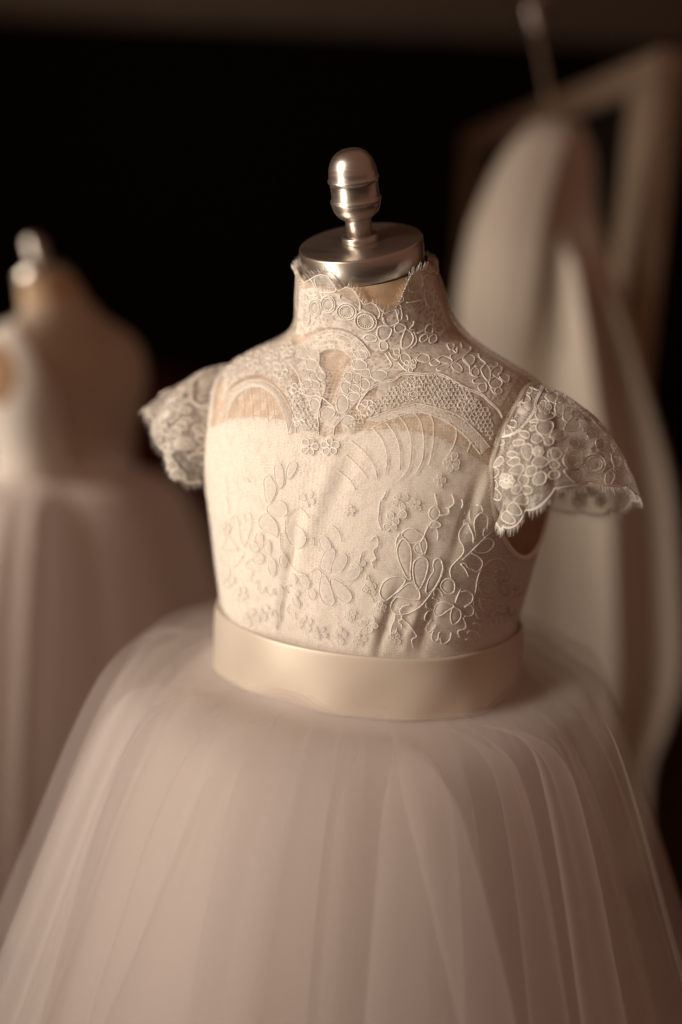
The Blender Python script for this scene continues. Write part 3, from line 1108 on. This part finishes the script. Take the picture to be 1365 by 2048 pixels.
cords_L = reg(740, 1120, S1, [
    [(370, 500), (300, 580), (290, 660), (350, 730), (450, 740), (560, 710), (680, 640), (770, 540), (850, 430), (950, 280), (1000, 130), (980, 20)],
    [(440, 740), (410, 690), (460, 630), (560, 610)], [(440, 740), (450, 800), (540, 880), (600, 970)], [(350, 740), (340, 810), (310, 880), (290, 950), (290, 1020)],
    [(430, 750), (440, 800), (390, 830)], [(370, 930), (350, 1000), (300, 990)], [(1240, 400), (1200, 480), (1165, 580)], [(880, 490), (870, 410), (920, 380), (970, 430), (1000, 490)], [(850, 510), (920, 540), (930, 560)],
    [(770, 580), (770, 640), (860, 665), (780, 710), (745, 790), (770, 830), (850, 810), (790, 880), (770, 950), (820, 980), (910, 890)],
    [(870, 960), (840, 1050), (880, 1110), (930, 1080), (940, 1000), (970, 980)], [(960, 1060), (970, 1120), (1020, 1140), (1090, 1080), (1110, 990)],
    [(1270, 780), (1310, 880), (1290, 940), (1200, 970), (1230, 1060)], [(600, 970), (640, 1040), (570, 1090), (600, 1200)], [(390, 850), (440, 880), (430, 930)]])
loops_M = reg(880, 1120, S1, [[(520, 320), (590, 250), (660, 240), (740, 270), (775, 350), (770, 430), (710, 490), (600, 480), (540, 400)],
                              [(860, 330), (930, 400), (930, 460), (870, 480), (820, 430)], [(880, 640), (930, 660), (900, 710), (830, 745), (790, 700)],
                              [(560, 560), (650, 540), (760, 590), (780, 680), (700, 710), (600, 690)]])
cords_M = reg(880, 1120, S1, [
    [(700, 10), (620, 60), (540, 170), (505, 290), (490, 400), (460, 520), (455, 620), (460, 710), (420, 760), (330, 765)], [(480, 700), (520, 790), (570, 800), (650, 800), (710, 780), (710, 710)],
    [(450, 870), (490, 855), (540, 880), (545, 940)], [(560, 870), (610, 830), (680, 830), (700, 900), (690, 980)], [(290, 430), (370, 420), (440, 460), (450, 530), (410, 590), (330, 640)],
    [(340, 640), (410, 610), (455, 650)], [(870, 490), (880, 550), (840, 600), (770, 590)], [(920, 140), (950, 200), (940, 310), (850, 320)], [(370, 1000), (400, 960), (480, 970), (530, 1020), (540, 1050)],
    [(780, 740), (760, 830), (800, 920)], [(830, 750), (850, 840), (830, 920)], [(540, 520), (545, 620), (600, 720)], [(350, 1085), (390, 1065), (430, 1075)], [(970, 300), (1000, 360), (960, 420)], [(930, 600), (990, 560)]])
loops_N = reg(420, 900, S1, [
    [(1040, 310), (1100, 170), (1180, 180), (1190, 240), (1130, 350), (1070, 400)], [(880, 290), (920, 190), (970, 200), (1010, 320), (1000, 480), (930, 510)],
    [(740, 430), (800, 345), (840, 380), (910, 530), (830, 720), (770, 700)], [(790, 770), (900, 700), (1000, 710), (1060, 800), (1040, 890), (900, 890), (800, 860)],
    [(670, 960), (760, 870), (870, 940), (930, 1060), (920, 1180), (850, 1150), (710, 1080)], [(1030, 1090), (1080, 1030), (1180, 1030), (1290, 1120), (1310, 1250), (1210, 1340), (1090, 1260)]])
cords_N = reg(420, 900, S1, [[(1030, 1080), (1040, 960), (1130, 820), (1240, 790), (1365, 930)], [(220, 640), (260, 740), (260, 860)], [(270, 1130), (270, 1000), (340, 890), (400, 990), (410, 1150), (450, 1300)],
                             [(470, 890), (490, 980)], [(510, 850), (570, 900), (570, 1050), (480, 1330)], [(430, 400), (500, 390), (550, 440)]])
loops_P = reg(420, 1060, S1, [
    ell(670, 390, 75, 75), [(800, 450), (820, 390), (880, 410), (910, 500), (890, 600), (850, 620), (810, 550)], [(600, 310), (550, 220), (580, 150), (640, 190), (680, 260)],
    [(640, 180), (630, 80), (680, 30), (730, 90), (730, 190), (690, 240)], [(740, 200), (790, 140), (830, 190), (830, 340), (770, 320)], [(1110, 650), (1140, 600), (1190, 660), (1180, 720), (1130, 720)],
    [(1130, 930), (1170, 900), (1230, 990), (1220, 1060), (1160, 1020)], [(1150, 860), (1190, 820), (1230, 860), (1200, 900)], [(950, 400), (1000, 340), (1045, 400), (1040, 480), (980, 510)]])
cords_P = reg(420, 1060, S1, [
    [(170, 260), (220, 130), (260, 90), (390, 260)], [(170, 330), (160, 450), (240, 500), (360, 480), (460, 350)], [(200, 280), (300, 275), (390, 265)],
    [(500, 480), (520, 410), (590, 400)], [(490, 510), (560, 550), (600, 560), (570, 640), (580, 720), (650, 700), (670, 690), (660, 790), (720, 880), (745, 800), (760, 770), (800, 880), (850, 880), (870, 790), (900, 890)],
    [(960, 740), (1005, 830), (1000, 920), (970, 1000), (960, 1100), (965, 1250)], [(970, 40), (970, 230), (1040, 360)], [(1050, 370), (1100, 480), (1200, 570), (1330, 620)],
    [(1120, 770), (1060, 740), (1030, 800), (1080, 860)], [(760, 1250), (790, 1130), (870, 1090), (930, 1180), (910, 1340)], [(1090, 1020), (1050, 1080), (1090, 1140)], [(1170, 1130), (1180, 1220), (1240, 1260)]])
loops_Q = reg(560, 1020, S1, [
    [(550, 790), (580, 650), (640, 540), (720, 520), (760, 580), (720, 720), (680, 850)], [(690, 830), (760, 640), (860, 590), (920, 640), (910, 720), (840, 840), (760, 860)],
    [(720, 900), (830, 860), (930, 800), (1000, 740), (1080, 750), (1100, 840), (1040, 930), (900, 960)], [(690, 940), (720, 1100), (820, 1220), (930, 1260), (985, 1180), (920, 1070), (800, 980)],
    [(570, 900), (540, 1110), (600, 1260), (700, 1310), (750, 1240), (720, 1130), (640, 920)], [(400, 1110), (450, 1080), (500, 1150), (450, 1230), (400, 1160)], [(540, 400), (620, 360), (690, 450), (700, 520), (600, 560)],
    [(260, 920), (330, 880), (400, 960), (390, 1060), (300, 1040)]])
cords_Q = reg(560, 1020, S1, [[(430, 850), (480, 795), (560, 840), (570, 900)], [(70, 600), (150, 760), (240, 840), (350, 890), (410, 980), (390, 1080)], [(710, 200), (800, 290), (850, 430)], [(1090, 700), (1140, 560), (1250, 560), (1310, 640), (1240, 700)],
                              [(1180, 950), (1200, 880), (1290, 1080)], [(1130, 1150), (1230, 1150), (1290, 1260)], [(330, 380), (460, 380), (470, 480)]])
for L, r_ in ((loops_J, 0.00034), (loops_L, 0.00037), (loops_M, 0.00034), (loops_N, 0.00025), (loops_P, 0.00025), (loops_Q, 0.0002)):
    for l in L:
        motif('lace_petal', NET_BVH, dress, [(l, True, True)], (), r_, M['fill_bodice'], 0.0003)
for L, r_ in ((cords_J, 0.00034), (cords_K, 0.00037), (cords_L, 0.00037), (cords_M, 0.00034), (cords_N, 0.00025), (cords_P, 0.00025), (cords_Q, 0.00025)):
    for l in L:
        motif('lace_cord', NET_BVH, dress, (), [l], r_)
# small filler sprigs where the photograph shows dense tone-on-tone lace
g = random.Random(5)
for (x, y) in ((700, 1230), (735, 1250), (760, 1215), (680, 1270), (720, 1280), (790, 1275), (640, 1265), (610, 1245), (530, 1225), (480, 1190), (455, 1160), (500, 1235), (880, 960), (905, 925), (800, 1000),
               (830, 1010), (615, 1000), (450, 1060), (740, 1175), (720, 1130), (1000, 1150), (1030, 1180), (1020, 1230), (700, 1020)):
    n = g.choice((4, 5, 6))
    motif('lace_flower', NET_BVH, dress, [(l, True, True) for l in flower(x, y, g.uniform(11, 18), n, g.uniform(0, 90), 0.25)], (), 0.00022, M['fill_bodice'], 0.0002)

# open honeycomb ground of the yoke
HC = [(752, 800), (775, 778), (800, 764), (830, 752), (870, 750), (905, 760), (940, 785), (975, 815), (990, 850), (985, 885), (965, 868), (940, 846), (916, 828), (886, 817), (857, 809), (834, 805), (810, 810), (785, 817), (762, 825), (738, 836), (725, 850), (690, 862), (700, 840), (725, 820)]
HC2 = [(596, 790), (610, 800), (640, 850), (640, 868), (610, 856), (590, 845), (580, 810), (565, 780), (580, 770)]


def inside(p, poly):
    x, y = p
    c = False
    for i in range(len(poly)):
        x1, y1 = poly[i - 1]
        x2, y2 = poly[i]
        if (y1 > y) != (y2 > y) and x < (x2 - x1) * (y - y1) / (y2 - y1) + x1:
            c = not c
    return c


hv, hf = [], []
a_ = 5.2
for poly in (HC, HC2):
    for row in range(-40, 60):
        for col_ in range(-60, 60):
            cx = 800 + a_ * math.sqrt(3) * (col_ + 0.5 * (row % 2))
            cy = 820 + a_ * 1.5 * row
            if not (560 < cx < 1000 and 740 < cy < 880):
                continue

            def vert(k):
                an = R(60 * k - 30)
                x, y = cx + a_ * math.cos(an), cy + a_ * math.sin(an)
                return (x + 2.1 * math.sin(x * 0.9 + y * 1.7), y + 2.1 * math.sin(x * 1.3 - y * 0.8))
            for k in range(3):
                A_, B_ = vert(k), vert(k + 1)
                if inside(A_, poly) and inside(B_, poly):
                    q = lay(NET_BVH, [A_, B_], 0.0006)
                    if q[0] and q[1]:
                        tube(hv, hf, q, 0.00024, 4)
hc = link('honeycomb_net', hv, hf, M['cord'], dress)
hc['kind'] = 'stuff'

# eyelash fringe of the collar
fv, ff = [], []
sel = np.arange(0, len(th_c))
for i in range(0, len(th_c)):
    for sub in range(1):
        if i % 2:
            continue
        k = i + random.uniform(-0.5, 0.5)
        i0 = int(math.floor(k)) % len(th_c)
        fr_ = k - math.floor(k)
        i1 = (i0 + 1) % len(th_c)
        if abs(i1 - i0) > 1:
            continue
        t0 = th_c[i0] + (th_c[i1] - th_c[i0]) * fr_
        s0 = s_ct[i0] + (s_ct[i1] - s_ct[i0]) * fr_
        P0 = shell(np.array(t0), np.array(s0), 0.0032)
        sl = (s_ct[i1] - s_ct[i0]) / (th_c[1] - th_c[0])
        ds, dt_ = 1.0, -sl * 0.35 / (0.5 + abs(sl) * 0.3) * 0.05
        P1 = shell(np.array(t0 + dt_ * 0.5 + random.uniform(-0.02, 0.02)), np.array(min(s0 + 0.12, SMAX)), 0.0036)
        dd = P1 - P0
        dd = dd / np.linalg.norm(dd)
        ln = random.uniform(0.0028, 0.0050)
        nn_ = body_n(np.array(t0), np.array(min(s0, SMAX - 0.05)))
        tube(fv, ff, [Vector(P0), Vector(P0 + dd * ln * 0.5 + nn_ * 0.0003), Vector(P0 + dd * ln + nn_ * 0.0010)], 0.00028, 4, taper=True)
fr0 = link('collar_fringe', fv, ff, M['cord'], dress)
fr0['kind'] = 'stuff'
# corded edge of the collar
v, f = [], []
tube(v, f, [Vector(q) for q in shell(th_c, s_ct, np.full_like(th_c, 0.0032))], 0.00035, 5, closed=True)
link('collar_edge', v, f, M['cord'], dress)

# ------------------------------------------------------------------ sleeves
loops_G = reg(960, 740, S2, [
    [(850, 680), (880, 580), (950, 550), (1060, 630), (1140, 700), (1040, 760), (930, 770), (870, 740)], [(860, 860), (900, 800), (1080, 790), (1110, 880), (1040, 980), (940, 980), (870, 930)],
    [(1140, 550), (1200, 520), (1270, 540), (1240, 680), (1160, 700)], [(1060, 990), (1150, 920), (1280, 960), (1290, 1040), (1180, 1050), (1080, 1010)],
    [(800, 1010), (870, 970), (950, 1010), (960, 1060), (880, 1110), (800, 1090)], [(600, 940), (700, 930), (750, 970), (740, 1040), (650, 1010)], [(510, 1090), (590, 1060), (690, 1080), (640, 1140), (540, 1150)],
    [(640, 1200), (700, 1120), (790, 1150), (800, 1280), (740, 1365), (660, 1300)], [(1080, 1220), (1180, 1190), (1250, 1250), (1200, 1340), (1100, 1340)], [(760, 230), (830, 150), (920, 180), (930, 280), (860, 310)],
    [(680, 310), (740, 260), (800, 310), (760, 360)], [(1000, 260), (1070, 220), (1160, 250), (1120, 330), (1030, 340)], [(1010, 390), (1100, 360), (1170, 420), (1150, 490), (1050, 480)], [(1180, 400), (1260, 400), (1280, 480), (1200, 500)],
    [(760, 790), (830, 755), (900, 780), (830, 800)], [(770, 890), (840, 840), (850, 900), (790, 930)], [(280, 1110), (340, 1060), (390, 1110), (320, 1140)], [(980, 1040), (1060, 1020), (1120, 1080), (1080, 1140), (1000, 1130)]])
loops_H = reg(960, 900, S2, [
    [(800, 190), (900, 100), (1030, 150), (1040, 200), (950, 260), (840, 250)], [(1060, 180), (1150, 160), (1210, 230), (1170, 280), (1080, 270)], [(1040, 380), (1080, 330), (1180, 320), (1210, 380), (1160, 440), (1070, 430)],
    [(810, 470), (860, 370), (950, 330), (1010, 390), (980, 500), (880, 530)], [(700, 330), (740, 250), (850, 250), (860, 340), (780, 400), (720, 380)], [(590, 440), (640, 380), (720, 400), (750, 460), (700, 540), (620, 510)],
    [(450, 330), (540, 240), (640, 220), (680, 290), (600, 370)], [(640, 580), (720, 545), (800, 580), (790, 650), (700, 660)], [(520, 790), (580, 700), (680, 665), (745, 740), (720, 820), (620, 820)],
    [(420, 900), (480, 800), (560, 810), (640, 940), (600, 990), (500, 970)], [(340, 1030), (400, 920), (500, 1000), (550, 1080), (480, 1120), (380, 1080)], [(190, 600), (270, 600), (340, 700), (290, 760), (200, 720)],
    [(190, 270), (270, 280), (300, 340), (220, 420)], [(190, 440), (260, 480), (280, 560), (200, 560)], [(280, 130), (340, 100), (370, 170), (300, 240), (210, 250)], [(490, 600), (570, 530), (630, 560), (600, 650), (520, 660)],
    [(420, 200), (500, 130), (600, 120), (610, 200), (500, 240)], [(420, 60), (490, 20), (580, 60), (540, 110), (450, 110)]])
loops_I = reg(1080, 780, S1, [
    [(330, 1100), (400, 1200), (500, 1270), (560, 1180), (540, 1100), (440, 1090)], [(580, 1150), (620, 1290), (760, 1380), (870, 1300), (860, 1170), (720, 1160)], [(70, 90), (150, 40), (240, 60), (220, 180), (130, 150)],
    [(330, 60), (350, 150), (280, 190), (210, 190), (240, 100)], [(340, 260), (420, 250), (445, 340), (370, 430), (310, 380)], [(420, 400), (510, 400), (545, 490), (490, 560), (330, 550), (350, 480)],
    [(130, 640), (230, 550), (340, 600), (350, 670), (250, 690)], ell(200, 880, 95, 80), [(380, 120), (450, 80), (490, 150), (430, 200)], [(560, 300), (640, 280), (660, 360), (590, 380)], [(380, 720), (470, 690), (540, 740), (480, 800)],
    [(620, 560), (700, 520), (740, 600), (670, 660)], [(760, 700), (840, 680), (870, 780), (790, 820)], [(900, 1150), (960, 1100), (1020, 1180), (960, 1290), (890, 1260)]])
cords_S = reg(960, 740, S2, [[(965, 60), (970, 200), (920, 320), (850, 470), (810, 640), (700, 800), (580, 920), (430, 990), (270, 1020)]]) + reg(1080, 780, S1, [[(590, 1000), (640, 920), (700, 870), (820, 900)], [(380, 800), (330, 880), (300, 960)], [(960, 860), (1000, 980), (1010, 1100)]])
flow_S = [(960 + 640 / S2, 740 + 520 / S2, 21, 5, 20, False), (960 + 390 / S2, 740 + 830 / S2, 23, 6, -60, True), (960 + 890 / S2, 740 + 1235 / S2, 10, 8, 0, True), (960 + 415 / S2, 900 + 465 / S2, 15, 9, 0, True), (1090, 815, 14, 6, 10, True),
          (1150, 830, 13, 5, 0, False), (1175, 860, 12, 5, 30, False), (1190, 900, 13, 5, 10, False), (1030, 800, 13, 5, 0, False), (1215, 940, 11, 5, 10, False)]
ov_S = [(1080 + 450 / S1, 780 + 960 / S1, 20, 18, 0), (1080 + 735 / S1, 780 + 1020 / S1, 22, 20, 0), (1080 + 1040 / S1, 780 + 970 / S1, 9, 18, -20)]
SB_ = SLEEVE[1][1]
for sx in (1, -1):
    par = SLEEVE[sx][0]
    mir = sx < 0
    for L in (loops_G, loops_H, loops_I):
        for l in L:
            motif('lace_petal', SB_, par, [(l, True, True)], (), 0.00035, M['fill'], 0.0006, (), mir)
    for l in cords_S:
        motif('lace_cord', SB_, par, (), [l, [(x + 2.5, y + 1.5) for x, y in l]], 0.0004, mirror=mir)
    for (x, y, r_, n, ro, ed) in flow_S:
        motif('lace_flower', SB_, par, [(l, ed, True) for l in flower(x, y, r_, n, ro, 0.12, 0.36 if ed else 0.5)], (), 0.00038, M['fill_dense'], 0.0006, (), mir)
    for q in ov_S:
        oval_motif(SB_, par, *q, mirror=mir)
    # parts of the sleeve the camera sees from inside or not at all: a sprinkling in the sleeve's own grid
    pp = SLEEVE[sx][2]
    gg = random.Random(3)
    for q in range(26):
        u0, v0 = gg.uniform(0.45, 0.97), gg.uniform(0.2, 0.9)
        rad_ = gg.uniform(0.0035, 0.0058)
        V_, F_, FM = [], [], []
        j0, i0 = int(v0 * (NVS - 1)), int(u0 * (NU - 1))
        c = Vector(pp[j0, i0])
        du = Vector(pp[j0, min(i0 + 2, NU - 1)]) - Vector(pp[j0, max(i0 - 2, 0)])
        dv = Vector(pp[min(j0 + 1, NVS - 1), i0]) - Vector(pp[max(j0 - 1, 0), i0])
        du.normalize()
        nn_ = du.cross(dv)
        nn_.normalize()
        dv = nn_.cross(du)
        n = gg.choice((5, 6))
        for k in range(n):
            pl = petal(0, 0, 360 / n * k + gg.uniform(-10, 10), rad_, rad_ * 0.38)
            ps = [c + du * a + dv * b + nn_ * 0.0008 for a, b in spline(pl, True, rad_ / 8)]
            n0 = len(F_)
            tube(V_, F_, ps, 0.0004, 4, True)
            FM += [0] * (len(F_) - n0)
            b = len(V_)
            V_ += ps
            F_.append(tuple(range(b, b + len(ps))))
            FM.append(1)
        link('lace_flower', V_, F_, [M['cord'], M['fill']], par, fmat=FM)
    # corded hem and eyelash fringe
    v, f = [], []
    tube(v, f, [Vector(q) for q in pp[-1]], 0.00045, 5)
    link('hem_cord', v, f, M['cord'], par)
    fv, ff = [], []
    for i in np.arange(1, NU - 1, 1.05):
        k = int(i)
        fr_ = i - k
        a = pp[-1, k] * (1 - fr_) + pp[-1, min(k + 1, NU - 1)] * fr_
        d_ = pp[-1, k] - pp[-6, k]
        d_ = d_ / np.linalg.norm(d_)
        tg = pp[-1, min(k + 1, NU - 1)] - pp[-1, k - 1]
        tg = tg / np.linalg.norm(tg)
        e = d_ + tg * random.uniform(-0.3, 0.3) + np.array([0, 0, -0.15])
        ln = random.uniform(0.0026, 0.0050)
        tube(fv, ff, [Vector(a), Vector(a + e * ln * 0.5), Vector(a + e * ln)], 0.00021, 4, taper=True)
    fo = link('sleeve_fringe', fv, ff, M['cord'], par)
    fo['kind'] = 'stuff'
# ------------------------------------------------------------------ tulle skirt
PROF = [(0.984, 0.091), (0.976, 0.094), (0.9715, 0.104), (0.968, 0.124), (0.959, 0.144), (0.940, 0.160), (0.908, 0.177), (0.866, 0.194), (0.822, 0.211),
        (0.780, 0.227), (0.700, 0.257), (0.600, 0.286), (0.480, 0.312)]


def tulle(name, parent, m_, scale, drop, seed, folds, amp, nth=900, nz=90, prof=PROF, hx=0.093, hy=0.082, lift=0.036, inset=0.0, puff=0.0, drift=1.0):
    """folds: (count, radial weight, fold-over strength: above 1 the cloth doubles back on itself)"""
    g = np.random.default_rng(seed)
    th = np.linspace(-math.pi, math.pi, nth, endpoint=False)
    s = np.linspace(0, 1, nz) ** 1.25 * (len(prof) - 1)
    pr = catmull(prof, s)
    ph = [(k, g.uniform(0, 6.28), g.uniform(-0.9, 0.9) * drift, w, f) for k, w, f in folds]
    warp = [(k, g.uniform(0, 6.28)) for k in (2, 3, 5)]
    env_p = g.uniform(0, 6.28, 4)
    out_v = []
    for j in range(nz):
        z, r = pr[j]
        q = j / (nz - 1)
        grow = np.clip((r - 0.094) / 0.06, 0.0, 1.0) ** 0.7
        tw = th + sum(0.16 / k * 2 * np.sin(k * th + p_) for k, p_ in warp)
        dth = np.zeros_like(th)
        dr = np.zeros_like(th)
        for n_, (k, p_, dr_, w, f) in enumerate(ph):
            a = k * tw + p_ + dr_ * q * 2
            env = 0.35 + 0.65 * (0.5 + 0.5 * np.sin((2 + n_) * th + env_p[n_ % 4] + 1.2 * q)) ** 1.5
            dr += w * np.cos(a) * env
            dth += -f / k * np.sin(a) * env
        gath = (0.0020 * np.cos(47 * tw + 2.0 * np.sin(5 * th) + seed) + 0.0013 * np.cos(79 * tw + 3.0 * np.sin(3 * th + seed))) * np.exp(-q * 5) * np.clip((r - 0.096) / 0.02, 0, 1)
        el = 1 / np.sqrt((np.sin(th) / hx) ** 2 + (np.cos(th) / hy) ** 2)
        mix = np.clip((r - 0.096) / 0.06, 0, 1)
        mix = mix * mix * (3 - 2 * mix)
        base = el * (1 - mix) * (r / 0.092) + r * mix
        rr = base * (1 + (scale - 1) * mix) + dr * amp * grow * (1 + 0.6 * q)
        rr = rr + inset * (1 - mix) + gath
        t2 = th + dth * (0.25 + 0.75 * grow)
        up = lift * (0.5 - 0.5 * np.cos(t2)) ** 1.5 * np.exp(-q * 6)
        out_v.append(np.stack([rr * np.sin(t2), -rr * np.cos(t2), z - drop * mix + up + puff * math.exp(-((r - 0.145) / 0.028) ** 2)], -1))
    P = np.concatenate(out_v)
    uv = np.stack([np.tile(th * 0.3, nz), np.repeat(np.linspace(0, 0.7, nz), nth)], -1)
    return link(name, P, grid_faces(nth, nz, True), m_, parent, uv=uv)


tulle('underskirt', dress, M['underskirt'], 0.79, 0.018, 3, [(9, 0.5, 0.3), (14, 0.5, 0.3)], 0.002, 360, 60, inset=-0.004)
tulle('tulle_layer', dress, M['tulle_soft'], 0.83, 0.014, 11, [(9, 0.7, 0.9), (23, 0.5, 0.8)], 0.003, inset=-0.0025)
tulle('tulle_layer', dress, M['tulle_soft'], 0.865, 0.011, 12, [(11, 0.7, 1.0), (27, 0.5, 0.9)], 0.003, inset=-0.0017)
tulle('tulle_layer', dress, M['tulle'], 0.915, 0.007, 13, [(9, 0.7, 1.0), (17, 0.6, 1.3), (31, 0.3, 0.8)], 0.0035, inset=-0.0009, puff=0.004)
tulle('tulle_layer', dress, M['tulle'], 0.975, 0.003, 15, [(8, 0.7, 1.0), (21, 0.5, 1.3), (33, 0.3, 0.7)], 0.004, puff=0.009)
tulle('tulle_layer', dress, M['tulle'], 1.015, -0.001, 19, [(7, 0.7, 1.1), (15, 0.6, 1.3), (26, 0.3, 0.8)], 0.005, lift=0.05, inset=0.0008, puff=0.013)
tulle('tulle_layer', dress, M['tulle_loose'], 1.045, -0.003, 27, [(4, 0.9, 1.25), (9, 0.7, 1.5), (16, 0.4, 1.0)], 0.006, lift=0.055, inset=0.0016, puff=0.018, drift=3.2)
# ------------------------------------------------------------------ things behind, out of focus
# second form, turned away, in an open-backed dress
b0 = at_y(128, 930, 0.70)
BX = b0.x
form2 = dup(form, (BX, 0.70, -0.012), R(-122), 'blurred dress form at the left, turned away, wearing the open backed white dress')
dress2 = thing('open_back_dress', 'blurred white dress with an open back and wide tulle skirt on the left form', 'dress', (BX, 0.70, -0.012), R(-122))
# bodice: front and sides covered, back open
s_t2 = np.interp(th_c, [-math.pi, -2.5, -2.3, -1.7, -0.6, 0, 0.6, 1.7, 2.35, 2.55, math.pi],
                 [s_at_z(0.99), s_at_z(0.99), s_at_z(1.09), s_at_z(1.168), s_at_z(1.165), s_at_z(1.15), s_at_z(1.165), s_at_z(1.168), s_at_z(1.09), s_at_z(0.99), s_at_z(0.99)])
nv = 60
V = np.linspace(0, 1, nv)[:, None]
SB = s_lo + (s_t2[None, :] - s_lo) * V
TB = np.broadcast_to(th_c[None, :], SB.shape)
PB, FB = arm_open(shell(TB, SB, 0.003).reshape(-1, 3), grid_faces(len(th_c), nv, True), 0.8)
link('bodice', PB, FB, M['lining'], dress2)
SB2 = s_lo + (s_at_z(1.19) - s_lo) * V + 0 * TB
PB, FB = arm_open(shell(TB, SB2, 0.0022).reshape(-1, 3), grid_faces(len(th_c), nv, True), 0.85)
link('sheer_back', PB, FB, M['net'], dress2, uv=np.stack([TB.ravel() * 0.1, PB[:, 2]], -1))
tulle('underskirt', dress2, M['underskirt'], 0.95, 0.0, 21, [(9, 0.6, 0.4), (14, 0.5, 0.3)], 0.010, 360, 60)
tulle('tulle_layer', dress2, M['tulle'], 1.04, 0.0, 22, [(10, 0.7, 0.8), (17, 0.5, 0.6)], 0.010, 360, 60)

# hanging gown at the right
gy = 0.86
GK = [(250, 1060, 1165), (300, 1015, 1185), (350, 985, 1190), (420, 955, 1195), (480, 935, 1210), (600, 915, 1245), (680, 912, 1266), (800, 905, 1298),
      (950, 900, 1338), (1100, 895, 1354), (1290, 890, 1362), (1400, 890, 1335), (1500, 890, 1300), (1700, 880, 1290)]
gown = thing('hanging_gown', 'blurred long ivory gown hanging in deep folds at the right', 'gown', at_y(1110, 1700, gy))
gl = Vector(gown.location)
rows_ = catmull([np.array(k, float) for k in GK], np.linspace(0, len(GK) - 1, 120))
verts = []
nth = 360
th = np.linspace(-math.pi, math.pi, nth, endpoint=False)
for (py, xa, xb) in rows_:
    A, B = at_y(xa, py, gy), at_y(xb, py, gy)
    c = (A + B) / 2
    hw = abs(B.x - A.x) / 2
    q = np.clip((py - 250) / 400, 0, 1)
    lat = np.sin(th)
    # folds: ridges where the satin hangs from the gathered top
    def sm(a, b2, x_):
        t_ = np.clip((x_ - a) / (b2 - a), 0, 1)
        return t_ * t_ * (3 - 2 * t_)
    edge_ = 0.20 - 0.46 * np.clip((py - 270) / 430, 0, 1)
    front = np.clip(np.cos(th) * 3, 0, 1)
    bulge = 0.055 * (1 - sm(edge_ - 0.12, edge_ + 0.10, lat)) * (1 - 0.75 * sm(520, 800, py))
    l2 = 0.66 + 0.20 * sm(470, 900, py)
    fold = (bulge + 0.075 * np.exp(-((lat - 0.22) / 0.17) ** 2) * sm(420, 560, py)
            + 0.04 * np.exp(-((lat - l2) / 0.13) ** 2) * sm(470, 620, py)) * front * sm(235, 300, py)
    dep = 0.030 + 0.05 * q
    x = c.x + hw * lat * (1 + 0.02 * np.sin(9 * th))
    y = gy - dep * np.cos(th) - fold
    verts.append(np.stack([x - gl.x, y - gl.y, np.full_like(x, c.z - gl.z)], -1))
verts = np.concatenate(verts)
gf = grid_faces(nth, len(rows_), True)
link('gown_body', verts, gf, M['gown'], gown)

hang = thing('clothes_hanger', 'slim metal hanger hook above the hanging gown', 'hanger', at_y(1105, 240, gy))
hl = Vector(hang.location)
v, f = [], []
pts = [at_y(px, py, gy) - hl for px, py in ((1105, 250), (1096, 190), (1088, 140), (1080, 100), (1074, 75))]
tube(v, f, pts, 0.0035, 10)
link('hanger_stem', v, f, M['pale_frame'], hang)
v, f = [], []
pts = [at_y(px, py, gy) - hl for px, py in ((1076, 80), (1072, 55), (1066, 35), (1062, 18), (1066, 2), (1082, -8), (1096, 0))]
tube(v, f, pts, 0.0065, 10)
link('hook', v, f, M['steel'], hang)
v, f = [], []
pts = [at_y(px, py, gy) - hl for px, py in ((1040, 275), (1075, 256), (1105, 249), (1140, 256), (1180, 275))]
tube(v, f, pts, 0.007, 10)
link('hanger_arm', v, f, M['black_iron'], hang)

# pale framed standing mirror receding behind the gown
yR = 0.92
A = at_y(1348, 98, yR)
yL = 1.70
Bp = at_y(945, 268, yL)
dirv = Vector((Bp.x - A.x, Bp.y - A.y, 0))
Wd = dirv.length
ang = math.atan2(dirv.y, dirv.x)
fr = thing('standing_mirror', 'tall pale framed mirror with dark glass behind the hanging gown', 'mirror', (A.x, A.y, 0), ang)
Hh = A.z
fw = 0.085
bevel_box('frame_side', (0, -0.02, 0.02), (fw, 0.02, Hh - 0.05), M['pale_frame'], fr)
bevel_box('frame_side', (Wd - fw, -0.02, 0.02), (Wd, 0.02, Hh - 0.05), M['pale_frame'], fr)
bevel_box('frame_top', (0, -0.022, Hh - 0.05), (Wd, 0.022, Hh), M['pale_frame'], fr)
bevel_box('frame_bottom', (fw, -0.02, 0.02), (Wd - fw, 0.02, 0.12), M['pale_frame'], fr)
bevel_box('mirror_glass', (fw, -0.006, 0.12), (Wd - fw, 0.006, Hh - 0.05), M['dark_panel'], fr, 0.001)

# dark red-brown garment hanging in the shadow behind the left form
ry = 1.75
c_ = at_y(330, 960, ry)
red = thing('hanging_garment', 'dark red brown garment hanging in the shadow behind the left form', 'garment', (c_.x, ry, c_.z - 0.30))
verts = []
for j in range(40):
    q = j / 39
    w_ = 0.05 + 0.11 * min(1, q * 2.2) + 0.03 * q
    for i in range(64):
        a = 2 * math.pi * i / 64
        verts.append((w_ * math.cos(a) * (1 + 0.06 * math.sin(7 * a)), 0.05 * math.sin(a) + 0.012 * math.sin(5 * a), 0.56 - 0.95 * q))
link('garment_cloth', verts, grid_faces(64, 40, True), M['red_cloth'], red)
v, f = [], []
tube(v, f, [Vector((-0.05, 0, 0.565)), Vector((0, 0, 0.60)), Vector((0.05, 0, 0.565))], 0.006, 8)
link('hanger_arm', v, f, M['black_iron'], red)
